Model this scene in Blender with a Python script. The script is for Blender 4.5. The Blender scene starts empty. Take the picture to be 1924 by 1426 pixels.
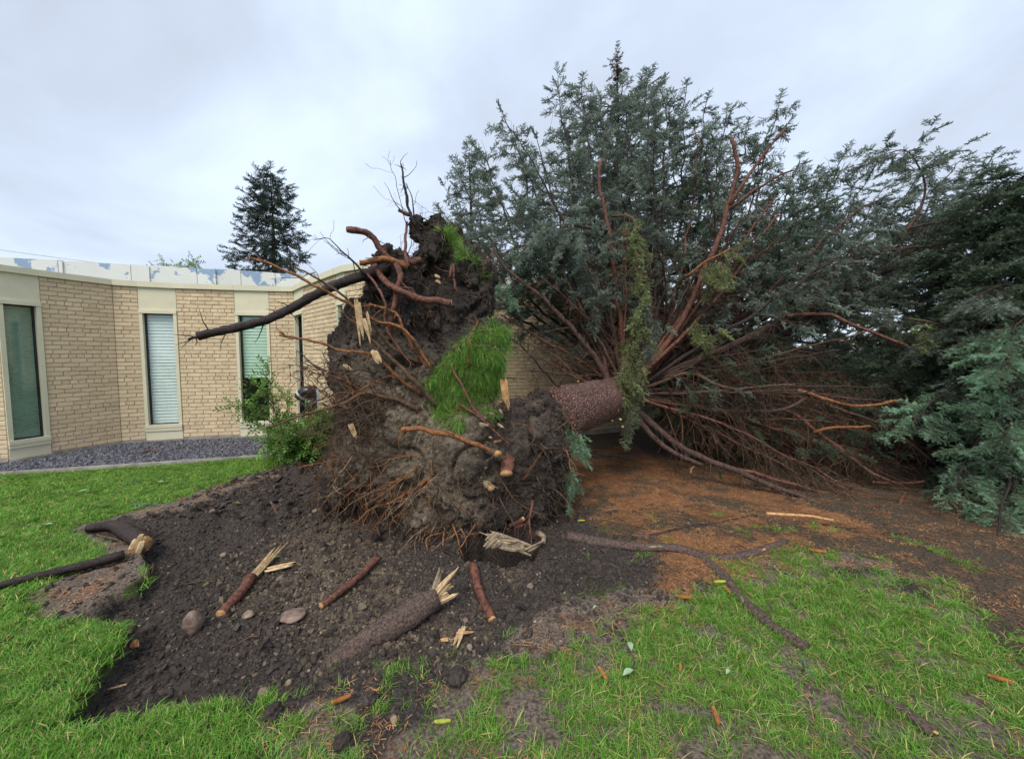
import bpy, bmesh, math, random
import numpy as np
from mathutils import Vector, Matrix
from mathutils.bvhtree import BVHTree

rng = np.random.default_rng(7)
random.seed(7)
R = math.radians
sc = bpy.context.scene
C = sc.collection

# ------------------------------------------------------------------ camera, world, sun, exposure
EYE = 1.5; F = 720.0; CU = 962.0; CV = 713.0; PITCH = R(3.6)
cam = bpy.data.cameras.new('camera'); cam.sensor_width = 36; cam.lens = 36 * F / 1924.0
cam.clip_start = 0.05; cam.clip_end = 1200
camo = bpy.data.objects.new('camera', cam); C.objects.link(camo)
camo.location = (0, 0, EYE); camo.rotation_euler = (math.pi / 2 - PITCH, 0, 0)
sc.camera = camo

world = bpy.data.worlds.new("World"); sc.world = world; world.use_nodes = True
def build_world():
    nt = world.node_tree; nt.nodes.clear(); N = nt.nodes.new; L = nt.links.new
    out = N('ShaderNodeOutputWorld'); bg = N('ShaderNodeBackground'); bg.inputs[1].default_value = 0.1
    sky = N('ShaderNodeTexSky'); sky.sky_type = 'NISHITA'; sky.sun_disc = False
    sky.sun_elevation = R(52); sky.sun_rotation = R(200); sky.air_density = 1.0; sky.dust_density = 2.0
    tc = N('ShaderNodeTexCoord'); sep = N('ShaderNodeSeparateXYZ'); L(tc.outputs['Generated'], sep.inputs[0])
    mz = N('ShaderNodeMath'); mz.operation = 'MAXIMUM'; mz.inputs[1].default_value = 0.0; L(sep.outputs[2], mz.inputs[0])
    az = N('ShaderNodeMath'); az.operation = 'ADD'; az.inputs[1].default_value = 0.28; L(mz.outputs[0], az.inputs[0])
    dx = N('ShaderNodeMath'); dx.operation = 'DIVIDE'; L(sep.outputs[0], dx.inputs[0]); L(az.outputs[0], dx.inputs[1])
    dy = N('ShaderNodeMath'); dy.operation = 'DIVIDE'; L(sep.outputs[1], dy.inputs[0]); L(az.outputs[0], dy.inputs[1])
    cb = N('ShaderNodeCombineXYZ'); L(dx.outputs[0], cb.inputs[0]); L(dy.outputs[0], cb.inputs[1]); cb.inputs[2].default_value = 3.7
    n1 = N('ShaderNodeTexNoise'); n1.inputs['Scale'].default_value = 1.0; n1.inputs['Detail'].default_value = 6; n1.inputs['Roughness'].default_value = 0.52
    n1.inputs['Distortion'].default_value = 0.35
    L(cb.outputs[0], n1.inputs['Vector'])
    cr = N('ShaderNodeValToRGB'); e = cr.color_ramp.elements
    e[0].position = 0.37; e[0].color = (0.485, 0.54, 0.635, 1)
    e[1].position = 0.62; e[1].color = (0.69, 0.80, 0.96, 1)
    m = cr.color_ramp.elements.new(0.5); m.color = (0.57, 0.655, 0.80, 1)
    L(n1.outputs['Fac'], cr.inputs[0])
    sc_ = N('ShaderNodeVectorMath'); sc_.operation = 'SCALE'; sc_.inputs[3].default_value = 6.5
    L(cr.outputs[0], sc_.inputs[0])
    mx = N('ShaderNodeMix'); mx.data_type = 'RGBA'; mx.inputs['Factor'].default_value = 0.94
    L(sky.outputs[0], mx.inputs['A']); L(sc_.outputs[0], mx.inputs['B'])
    L(mx.outputs['Result'], bg.inputs[0]); L(bg.outputs[0], out.inputs[0])
build_world()

sun = bpy.data.lights.new('sun', 'SUN'); sun.energy = 1.5; sun.angle = R(35); sun.color = (1.0, 0.93, 0.80)
suno = bpy.data.objects.new('sun', sun); C.objects.link(suno)
suno.location = (-4, -8, 12); suno.rotation_euler = (R(38), 0, R(-20))
sc.view_settings.view_transform = 'Standard'; sc.view_settings.look = 'None'
sc.view_settings.gamma = 1.0; sc.view_settings.use_curve_mapping = False
sc.view_settings.exposure = 1.0
sc.cycles.max_bounces = 6; sc.cycles.transparent_max_bounces = 12; sc.cycles.diffuse_bounces = 3

# ------------------------------------------------------------------ mapping helpers
cp, sp = math.cos(PITCH), math.sin(PITCH)
def ray(u, v):
    r = (np.asarray(u, float) - CU) / F; t = (CV - np.asarray(v, float)) / F
    return r, cp + t * sp, -sp + t * cp
def P(u, v, Y):
    x, y, z = ray(u, v); k = Y / y
    return np.array([x * k, Y, EYE + z * k])
def G(u, v, z0=0.0):
    x, y, z = ray(u, v); k = (z0 - EYE) / z
    return np.array([x * k, y * k, z0])
def to_px(X, Y, Z):
    Zr = Z - EYE
    d = Y * cp - Zr * sp; up = Y * sp + Zr * cp
    return CU + F * X / d, CV - F * up / d

def _h(ix, iy, iz):
    h = (ix.astype(np.int64) * 374761393 + iy.astype(np.int64) * 668265263 + iz.astype(np.int64) * 2147483647) & 0xffffffff
    h = ((h ^ (h >> 13)) * 1274126177) & 0xffffffff
    return ((h ^ (h >> 16)) & 0xffff) / 65535.0
def vnoise(x, y, z=None):
    x = np.asarray(x, float); y = np.asarray(y, float)
    z = np.zeros_like(x) if z is None else np.asarray(z, float)
    ix, iy, iz = np.floor(x), np.floor(y), np.floor(z)
    fx, fy, fz = x - ix, y - iy, z - iz
    fx = fx * fx * (3 - 2 * fx); fy = fy * fy * (3 - 2 * fy); fz = fz * fz * (3 - 2 * fz)
    def c(a, b, d): return _h(ix + a, iy + b, iz + d)
    v0 = (c(0,0,0)*(1-fx)+c(1,0,0)*fx)*(1-fy) + (c(0,1,0)*(1-fx)+c(1,1,0)*fx)*fy
    v1 = (c(0,0,1)*(1-fx)+c(1,0,1)*fx)*(1-fy) + (c(0,1,1)*(1-fx)+c(1,1,1)*fx)*fy
    return (v0 * (1 - fz) + v1 * fz) * 2 - 1
def fbm(x, y, z=None, o=4, g=0.5):
    s = 0; a = 1; f = 1; n = 0
    for i in range(o):
        s = s + a * vnoise(np.asarray(x) * f + 17.3 * i, np.asarray(y) * f + 5.1 * i, None if z is None else np.asarray(z) * f + 9.7 * i)
        n += a; a *= g; f *= 2.03
    return s / n
def sstep(a, b, x):
    t = np.clip((x - a) / (b - a), 0, 1); return t * t * (3 - 2 * t)
def sdpoly(x, y, poly):
    x = np.asarray(x, float); y = np.asarray(y, float)
    d = np.full(x.shape, 1e9); ins = np.zeros(x.shape, bool)
    n = len(poly)
    for i in range(n):
        ax, ay = poly[i][0], poly[i][1]; bx, by = poly[(i + 1) % n][0], poly[(i + 1) % n][1]
        ex, ey = bx - ax, by - ay; wx, wy = x - ax, y - ay
        t = np.clip((wx * ex + wy * ey) / (ex * ex + ey * ey + 1e-12), 0, 1)
        d = np.minimum(d, np.hypot(wx - ex * t, wy - ey * t))
        c = ((ay > y) != (by > y)) & (x < (bx - ax) * (y - ay) / (by - ay + 1e-12) + ax)
        ins ^= c
    return np.where(ins, d, -d)
def gpoly(px): return [G(u, v)[:2] for u, v in px]

# ------------------------------------------------------------------ materials
TRANSL = []
def mat(name, col, rough=0.85, var=0.25, scale=20, col2=None, bump=0.0, bscale=60, spec=0.3, rand=0.0, detail=4, stretch=None, coords='Object', island=False, trans=0.0):
    m = bpy.data.materials.new(name); m.use_nodes = True
    nt = m.node_tree; N = nt.nodes.new; L = nt.links.new
    b = nt.nodes['Principled BSDF']; b.inputs['Roughness'].default_value = rough
    b.inputs['Specular IOR Level'].default_value = spec
    tc = N('ShaderNodeTexCoord'); src = tc.outputs[coords]
    if stretch:
        mp = N('ShaderNodeMapping'); mp.inputs['Scale'].default_value = stretch; L(src, mp.inputs[0]); src = mp.outputs[0]
    n = N('ShaderNodeTexNoise'); n.inputs['Scale'].default_value = scale; n.inputs['Detail'].default_value = detail; n.inputs['Roughness'].default_value = 0.62
    L(src, n.inputs['Vector'])
    c2 = col2 if col2 else tuple(c * (1 - var) for c in col)
    c1 = col if col2 else tuple(c * (1 + var) for c in col)
    cr = N('ShaderNodeValToRGB'); cr.color_ramp.elements[0].position = 0.36; cr.color_ramp.elements[1].position = 0.64
    cr.color_ramp.elements[0].color = (*c2, 1); cr.color_ramp.elements[1].color = (*c1, 1)
    L(n.outputs['Fac'], cr.inputs[0]); cout = cr.outputs[0]
    if rand:
        oi = N('ShaderNodeObjectInfo'); rs = oi.outputs['Random']
        if island:
            ge = N('ShaderNodeNewGeometry'); ad = N('ShaderNodeMath'); ad.operation = 'ADD'
            L(rs, ad.inputs[0]); L(ge.outputs['Random Per Island'], ad.inputs[1])
            fr = N('ShaderNodeMath'); fr.operation = 'FRACT'; L(ad.outputs[0], fr.inputs[0]); rs = fr.outputs[0]
        mr = N('ShaderNodeMapRange'); mr.inputs['To Min'].default_value = 1 - rand; mr.inputs['To Max'].default_value = 1 + rand
        L(rs, mr.inputs['Value'])
        vm = N('ShaderNodeVectorMath'); vm.operation = 'SCALE'; L(cout, vm.inputs[0]); L(mr.outputs[0], vm.inputs[3]); cout = vm.outputs[0]
    L(cout, b.inputs['Base Color'])
    if trans:
        out = [x for x in nt.nodes if x.type == 'OUTPUT_MATERIAL'][0]; tl = N('ShaderNodeBsdfTranslucent'); tv = N('ShaderNodeVectorMath'); tv.operation = 'SCALE'; tv.inputs[3].default_value = 1.5; L(cout, tv.inputs[0]); L(tv.outputs[0], tl.inputs[0]); mxs = N('ShaderNodeMixShader'); mxs.inputs[0].default_value = trans
        L(b.outputs[0], mxs.inputs[1]); L(tl.outputs[0], mxs.inputs[2]); L(mxs.outputs[0], out.inputs[0])
    if bump:
        n2 = N('ShaderNodeTexNoise'); n2.inputs['Scale'].default_value = bscale; n2.inputs['Detail'].default_value = 6; n2.inputs['Roughness'].default_value = 0.7
        L(src, n2.inputs['Vector'])
        bp = N('ShaderNodeBump'); bp.inputs['Strength'].default_value = bump; bp.inputs['Distance'].default_value = 0.02
        L(n2.outputs['Fac'], bp.inputs['Height']); L(bp.outputs[0], b.inputs['Normal'])
    return m

M = {}
M['mortar'] = mat('mortar', (0.43, 0.35, 0.255), scale=30, var=0.35, bump=0.3)
M['brick'] = mat('brick_face', (0.68, 0.545, 0.37), col2=(0.58, 0.45, 0.29), scale=9, rand=0.10, island=True, bump=0.25, bscale=90, rough=0.8)
M['cream'] = mat('cream_paint', (0.66, 0.62, 0.46), var=0.05, scale=3, rough=0.55, bump=0.06, bscale=30, coords='Object')
M['concrete'] = mat('concrete', (0.30, 0.275, 0.24), var=0.25, scale=6, bump=0.3)
M['roofing'] = mat('roofing', (0.2, 0.2, 0.19), var=0.3, scale=8)
M['dark_metal'] = mat('dark_metal', (0.03, 0.028, 0.027), rough=0.45, scale=8)
M['black_plastic'] = mat('black_plastic', (0.012, 0.012, 0.014), rough=0.3, spec=0.5)
M['silver'] = mat('silver_trim', (0.5, 0.52, 0.54), rough=0.35)
M['pale_box'] = mat('pale_box', (0.62, 0.66, 0.74), rough=0.5, var=0.05)
M['interior'] = mat('interior', (0.03, 0.03, 0.028), scale=2)  # near-black: shade of the unlit rooms put into the colour
M['slat'] = mat('slat', (0.85, 0.89, 0.88), var=0.06, scale=5, rough=0.5)
M['slat_green'] = mat('slat_green', (0.66, 0.76, 0.67), var=0.06, scale=5, rough=0.5)
M['slat_dim'] = mat('slat_dim', (0.36, 0.43, 0.37), var=0.12, scale=3, rough=0.6)
M['bark'] = mat('bark', (0.13, 0.075, 0.06), col2=(0.04, 0.024, 0.02), scale=45, bump=0.7, bscale=80, rough=0.75)
M['bark_red'] = mat('bark_red', (0.21, 0.085, 0.055), col2=(0.06, 0.028, 0.022), scale=38, bump=0.6, bscale=70, rough=0.6)
M['bark_dark'] = mat('bark_dark', (0.05, 0.035, 0.032), col2=(0.02, 0.014, 0.013), scale=40, bump=0.7, bscale=80, rough=0.6)
M['bark_orange'] = mat('bark_orange', (0.36, 0.15, 0.055), col2=(0.13, 0.055, 0.028), scale=34, bump=0.7, bscale=60, rough=0.7)
M['bark_brown'] = mat('bark_brown', (0.16, 0.10, 0.06), col2=(0.06, 0.037, 0.025), scale=40, bump=0.6, bscale=80, rough=0.8)
M['root_tan'] = mat('root_tan', (0.34, 0.23, 0.14), col2=(0.15, 0.095, 0.06), scale=30, bump=0.4, bscale=90)
M['twig'] = mat('twig', (0.10, 0.062, 0.042), col2=(0.04, 0.025, 0.02), scale=30, rough=0.8)
M['twig_orange'] = mat('twig_orange', (0.22, 0.115, 0.06), col2=(0.08, 0.042, 0.025), scale=20, rough=0.8)
M['wood'] = mat('fresh_wood', (0.66, 0.40, 0.19), col2=(0.36, 0.18, 0.07), scale=24, stretch=(1, 1, 1), bump=0.5, bscale=70, rough=0.7)
M['wood_pale'] = mat('pale_wood', (0.66, 0.50, 0.30), col2=(0.40, 0.25, 0.12), scale=26, bump=0.5, bscale=90, rough=0.75)
M['wood_old'] = mat('weathered_wood', (0.42, 0.33, 0.22), col2=(0.18, 0.13, 0.09), scale=25, bump=0.6, bscale=80)
M['bark_gray'] = mat('worn_root_bark', (0.17, 0.115, 0.095), col2=(0.04, 0.028, 0.024), scale=75, bump=0.8, bscale=60, rough=0.8)
M['needle'] = mat('needle_blue', (0.36, 0.43, 0.35), col2=(0.14, 0.185, 0.15), scale=4, rand=0.4, rough=0.6, spec=0.25, trans=0.3)
M['needle_dark'] = mat('needle_dark', (0.18, 0.25, 0.16), col2=(0.07, 0.11, 0.07), scale=3, rand=0.4, rough=0.6, spec=0.25, trans=0.3)
M['needle_far'] = mat('needle_far', (0.09, 0.135, 0.095), col2=(0.035, 0.06, 0.045), scale=1, rand=0.4, rough=0.7, spec=0.2, trans=0.3)
M['needle_yellow'] = mat('needle_yellow', (0.40, 0.44, 0.20), col2=(0.19, 0.24, 0.11), scale=4, rand=0.35, rough=0.6, trans=0.3)
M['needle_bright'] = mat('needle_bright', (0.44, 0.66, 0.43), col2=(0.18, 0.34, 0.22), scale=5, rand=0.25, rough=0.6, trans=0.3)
M['needle_olive'] = mat('needle_olive', (0.31, 0.36, 0.22), col2=(0.13, 0.165, 0.10), scale=4, rand=0.4, rough=0.6, trans=0.3)
M['needle_brown'] = mat('needle_brown', (0.17, 0.11, 0.055), col2=(0.08, 0.055, 0.03), scale=5, rand=0.3, trans=0.3)
M['leaf'] = mat('leaf', (0.22, 0.38, 0.08), col2=(0.08, 0.17, 0.035), scale=6, rand=0.45, rough=0.5, trans=0.3)
M['leaf_pale'] = mat('leaf_pale', (0.27, 0.38, 0.22), var=0.15, scale=20, rough=0.5)
M['grass'] = mat('grass_blade', (0.20, 0.40, 0.05), col2=(0.10, 0.24, 0.03), scale=1.2, rand=0.35, rough=0.5, spec=0.35, trans=0.3)
M['grass_long'] = mat('grass_long', (0.30, 0.55, 0.11), col2=(0.08, 0.23, 0.04), scale=8, rand=0.35, rough=0.5, spec=0.35, trans=0.3)
M['straw'] = mat('straw', (0.42, 0.33, 0.14), var=0.3, scale=9, rand=0.3)
M['crumb'] = mat('soil_crumb', (0.080, 0.062, 0.053), col2=(0.024, 0.019, 0.017), scale=60, rand=0.4, rough=0.9)
M['crumb_clay'] = mat('clay_crumb', (0.17, 0.13, 0.09), col2=(0.07, 0.053, 0.04), scale=60, rand=0.35, rough=0.9)
M['pebble'] = mat('pebble', (0.30, 0.235, 0.165), col2=(0.12, 0.095, 0.07), scale=20, rand=0.45, rough=0.7)
M['slate'] = mat('slate_stone', (0.17, 0.17, 0.20), col2=(0.085, 0.085, 0.10), scale=12, rand=0.6, rough=0.55)
M['litter'] = mat('litter', (0.50, 0.245, 0.11), col2=(0.16, 0.078, 0.038), scale=5, rand=0.5, rough=0.8)
M['rock'] = mat('rock', (0.30, 0.21, 0.165), col2=(0.11, 0.075, 0.06), scale=14, bump=0.4, bscale=60, rough=0.6)
M['rock_pale'] = mat('rock_pale', (0.36, 0.28, 0.20), col2=(0.16, 0.12, 0.085), scale=20, bump=0.3, rough=0.7)
M['cone'] = mat('cone', (0.42, 0.18, 0.05), col2=(0.22, 0.085, 0.025), scale=30, rand=0.2, rough=0.6)
M['cone_green'] = mat('cone_green', (0.48, 0.50, 0.08), col2=(0.34, 0.36, 0.05), scale=30, rough=0.5)
M['cable'] = mat('cable', (0.5, 0.5, 0.52), scale=1)

def ground_mat():
    m = bpy.data.materials.new('ground_surface'); m.use_nodes = True
    nt = m.node_tree; N = nt.nodes.new; L = nt.links.new; b = nt.nodes['Principled BSDF']
    b.inputs['Roughness'].default_value = 0.85; b.inputs['Specular IOR Level'].default_value = 0.25
    tc = N('ShaderNodeTexCoord')
    def noise(s, d=5, r=0.65):
        n = N('ShaderNodeTexNoise'); n.inputs['Scale'].default_value = s; n.inputs['Detail'].default_value = d; n.inputs['Roughness'].default_value = r
        L(tc.outputs['Object'], n.inputs['Vector']); return n.outputs['Fac']
    def ramp(f, c1, c2, a=0.38, bb=0.62):
        cr = N('ShaderNodeValToRGB'); e = cr.color_ramp.elements
        e[0].position = a; e[1].position = bb; e[0].color = (*c1, 1); e[1].color = (*c2, 1); L(f, cr.inputs[0]); return cr.outputs[0]
    def attr(n):
        a = N('ShaderNodeAttribute'); a.attribute_name = n; return a.outputs['Fac']
    def mix(f, a, b_):
        x = N('ShaderNodeMix'); x.data_type = 'RGBA'; L(f, x.inputs['Factor']); L(a, x.inputs['A']); L(b_, x.inputs['B']); return x.outputs['Result']
    def edge(f, nz, lo=0.35, hi=0.65, amt=0.5):
        ad = N('ShaderNodeMath'); ad.operation = 'MULTIPLY_ADD'; L(nz, ad.inputs[0]); ad.inputs[1].default_value = amt; L(f, ad.inputs[2])
        mr = N('ShaderNodeMapRange'); mr.interpolation_type = 'SMOOTHSTEP'
        mr.inputs['From Min'].default_value = lo + amt / 2; mr.inputs['From Max'].default_value = hi + amt / 2; L(ad.outputs[0], mr.inputs['Value']); return mr.outputs[0]
    nf, nm, nl = noise(70, 5), noise(14, 5), noise(2.2, 4)
    green = ramp(nm, (0.035, 0.045, 0.014), (0.06, 0.11, 0.022))
    soil = ramp(nf, (0.018, 0.0145, 0.013), (0.085, 0.068, 0.058))
    clay = ramp(nf, (0.055, 0.042, 0.032), (0.17, 0.13, 0.092))
    bare = ramp(nf, (0.065, 0.050, 0.040), (0.24, 0.19, 0.15))
    duff = ramp(nf, (0.030, 0.023, 0.017), (0.12, 0.088, 0.058))
    litter = ramp(noise(75, 8, 0.8), (0.055, 0.034, 0.022), (0.31, 0.155, 0.078), 0.42, 0.60)
    c = mix(edge(attr('duff'), nm), green, duff)
    c = mix(edge(attr('bare'), nm), c, bare)
    c = mix(edge(attr('litter'), nf), c, litter)
    c = mix(edge(attr('soil'), nf, amt=0.3), c, soil)
    c = mix(edge(attr('clay'), nm, 0.2, 0.9, amt=0.6), c, clay)
    L(c, b.inputs['Base Color'])
    bp = N('ShaderNodeBump'); bp.inputs['Strength'].default_value = 0.9; bp.inputs['Distance'].default_value = 0.02
    L(noise(45, 8, 0.75), bp.inputs['Height']); L(bp.outputs[0], b.inputs['Normal'])
    return m
M['ground'] = ground_mat()

def ball_mat():
    m = bpy.data.materials.new('root_plate_soil'); m.use_nodes = True
    nt = m.node_tree; N = nt.nodes.new; L = nt.links.new; b = nt.nodes['Principled BSDF']
    b.inputs['Roughness'].default_value = 0.85; b.inputs['Specular IOR Level'].default_value = 0.25
    tc = N('ShaderNodeTexCoord')
    def noise(s, d=6, r=0.7, st=None):
        n = N('ShaderNodeTexNoise'); n.inputs['Scale'].default_value = s; n.inputs['Detail'].default_value = d; n.inputs['Roughness'].default_value = r
        L(tc.outputs['Object'], n.inputs['Vector']); return n.outputs['Fac']
    def ramp(f, c1, c2, a=0.36, bb=0.64):
        cr = N('ShaderNodeValToRGB'); e = cr.color_ramp.elements
        e[0].position = a; e[1].position = bb; e[0].color = (*c1, 1); e[1].color = (*c2, 1); L(f, cr.inputs[0]); return cr.outputs[0]
    dark = ramp(noise(34), (0.014, 0.0115, 0.011), (0.085, 0.068, 0.060))
    clay = ramp(noise(26), (0.10, 0.08, 0.06), (0.36, 0.29, 0.215))
    a = N('ShaderNodeAttribute'); a.attribute_name = 'clay'
    ad = N('ShaderNodeMath'); ad.operation = 'MULTIPLY_ADD'; L(noise(7), ad.inputs[0]); ad.inputs[1].default_value = 0.9; L(a.outputs['Fac'], ad.inputs[2])
    mr = N('ShaderNodeMapRange'); mr.interpolation_type = 'SMOOTHSTEP'; mr.inputs['From Min'].default_value = 0.55; mr.inputs['From Max'].default_value = 1.25; L(ad.outputs[0], mr.inputs['Value'])
    x = N('ShaderNodeMix'); x.data_type = 'RGBA'; L(mr.outputs[0], x.inputs['Factor']); L(dark, x.inputs['A']); L(clay, x.inputs['B'])
    L(x.outputs['Result'], b.inputs['Base Color'])
    bp = N('ShaderNodeBump'); bp.inputs['Strength'].default_value = 1.0; bp.inputs['Distance'].default_value = 0.03
    L(noise(38, 9, 0.78), bp.inputs['Height']); L(bp.outputs[0], b.inputs['Normal'])
    return m
M['ball'] = ball_mat()

def scaly_bark():
    m = bpy.data.materials.new('scaly_bark'); m.use_nodes = True
    nt = m.node_tree; N = nt.nodes.new; L = nt.links.new; b = nt.nodes['Principled BSDF']
    b.inputs['Roughness'].default_value = 0.6
    tc = N('ShaderNodeTexCoord'); nz = N('ShaderNodeTexNoise'); nz.inputs['Scale'].default_value = 20; L(tc.outputs['Object'], nz.inputs['Vector'])
    mxv = N('ShaderNodeMix'); mxv.data_type = 'RGBA'; mxv.inputs['Factor'].default_value = 0.04; L(tc.outputs['Object'], mxv.inputs['A']); L(nz.outputs['Color'], mxv.inputs['B'])
    v = N('ShaderNodeTexVoronoi'); v.inputs['Scale'].default_value = 42; L(mxv.outputs['Result'], v.inputs['Vector'])
    ve = N('ShaderNodeTexVoronoi'); ve.feature = 'DISTANCE_TO_EDGE'; ve.inputs['Scale'].default_value = 42; L(mxv.outputs['Result'], ve.inputs['Vector'])
    cr = N('ShaderNodeValToRGB'); e = cr.color_ramp.elements
    e[0].position = 0.02; e[0].color = (0.04, 0.02, 0.017, 1); e[1].position = 0.22; e[1].color = (0.30, 0.155, 0.125, 1)
    L(ve.outputs['Distance'], cr.inputs[0])
    sx = N('ShaderNodeSeparateXYZ'); L(v.outputs['Color'], sx.inputs[0]); mr = N('ShaderNodeMapRange'); mr.inputs['To Min'].default_value = 0.45; mr.inputs['To Max'].default_value = 1.25; L(sx.outputs[0], mr.inputs['Value'])
    vm = N('ShaderNodeVectorMath'); vm.operation = 'SCALE'; L(cr.outputs[0], vm.inputs[0]); L(mr.outputs[0], vm.inputs[3]); L(vm.outputs[0], b.inputs['Base Color'])
    bp = N('ShaderNodeBump'); bp.inputs['Strength'].default_value = 1.0; bp.inputs['Distance'].default_value = 0.03
    L(ve.outputs['Distance'], bp.inputs['Height']); L(bp.outputs[0], b.inputs['Normal'])
    return m
M['scaly'] = scaly_bark()

def peel_mat():
    m = bpy.data.materials.new('peeling_paint'); m.use_nodes = True
    nt = m.node_tree; N = nt.nodes.new; L = nt.links.new; b = nt.nodes['Principled BSDF']; b.inputs['Roughness'].default_value = 0.6
    tc = N('ShaderNodeTexCoord'); ge = N('ShaderNodeNewGeometry'); sep = N('ShaderNodeSeparateXYZ'); L(ge.outputs['Position'], sep.inputs[0])
    def noise(s, d, w):
        n = N('ShaderNodeTexNoise'); n.noise_dimensions = '4D'; n.inputs['W'].default_value = w; n.inputs['Scale'].default_value = s; n.inputs['Detail'].default_value = d; n.inputs['Roughness'].default_value = 0.62
        L(ge.outputs['Position'], n.inputs['Vector']); return n.outputs['Fac']
    mr = N('ShaderNodeMapRange'); mr.inputs['From Min'].default_value = 2.75; mr.inputs['From Max'].default_value = 3.17
    mr.inputs['To Min'].default_value = -0.08; mr.inputs['To Max'].default_value = 0.075; L(sep.outputs[2], mr.inputs['Value'])
    ad = N('ShaderNodeMath'); ad.operation = 'ADD'; L(noise(2.2, 6, 2.3), ad.inputs[0]); L(mr.outputs[0], ad.inputs[1])
    th = N('ShaderNodeMapRange'); th.inputs['From Min'].default_value = 0.565; th.inputs['From Max'].default_value = 0.58; L(ad.outputs[0], th.inputs['Value'])
    cr = N('ShaderNodeValToRGB'); cr.color_ramp.elements[0].color = (0.62, 0.64, 0.60, 1); cr.color_ramp.elements[1].color = (0.74, 0.75, 0.70, 1); L(noise(5, 4, 0.7), cr.inputs[0])
    c2 = N('ShaderNodeValToRGB'); c2.color_ramp.elements[0].color = (0.20, 0.29, 0.42, 1); c2.color_ramp.elements[1].color = (0.30, 0.42, 0.56, 1); L(noise(12, 4, 1.7), c2.inputs[0])
    x = N('ShaderNodeMix'); x.data_type = 'RGBA'; L(th.outputs[0], x.inputs['Factor']); L(cr.outputs[0], x.inputs['A']); L(c2.outputs[0], x.inputs['B'])
    # rusty brown flakes near the peeled rims
    th2 = N('ShaderNodeMapRange'); th2.inputs['From Min'].default_value = 0.66; th2.inputs['From Max'].default_value = 0.69; L(noise(9, 6, 8.1), th2.inputs['Value'])
    rb = N('ShaderNodeRGB'); rb.outputs[0].default_value = (0.22, 0.17, 0.13, 1)
    y = N('ShaderNodeMix'); y.data_type = 'RGBA'; L(th2.outputs[0], y.inputs['Factor']); L(x.outputs['Result'], y.inputs['A']); L(rb.outputs[0], y.inputs['B'])
    L(y.outputs['Result'], b.inputs['Base Color'])
    return m
M['peel'] = peel_mat()

def glass_mat(name, tint):
    m = bpy.data.materials.new(name); m.use_nodes = True
    nt = m.node_tree; nt.nodes.clear(); N = nt.nodes.new; L = nt.links.new
    o = N('ShaderNodeOutputMaterial'); t = N('ShaderNodeBsdfTransparent'); t.inputs[0].default_value = (*tint, 1)
    g = N('ShaderNodeBsdfGlossy'); g.inputs['Roughness'].default_value = 0.03
    fr = N('ShaderNodeFresnel'); fr.inputs['IOR'].default_value = 1.6
    mx = N('ShaderNodeMixShader'); ad = N('ShaderNodeMath'); ad.operation = 'ADD'; ad.inputs[1].default_value = 0.05
    ge = N('ShaderNodeNewGeometry'); iv = N('ShaderNodeMath'); iv.operation = 'SUBTRACT'; iv.inputs[0].default_value = 1.0; L(ge.outputs['Backfacing'], iv.inputs[1])
    mu = N('ShaderNodeMath'); mu.operation = 'MULTIPLY'; L(fr.outputs[0], ad.inputs[0]); L(ad.outputs[0], mu.inputs[0]); L(iv.outputs[0], mu.inputs[1]); L(mu.outputs[0], mx.inputs[0]); L(t.outputs[0], mx.inputs[1]); L(g.outputs[0], mx.inputs[2]); L(mx.outputs[0], o.inputs[0])
    return m
M['glass'] = glass_mat('window_glass', (0.94, 0.97, 0.96))
M['glass_green'] = glass_mat('window_glass_green', (0.90, 0.955, 0.92))

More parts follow.
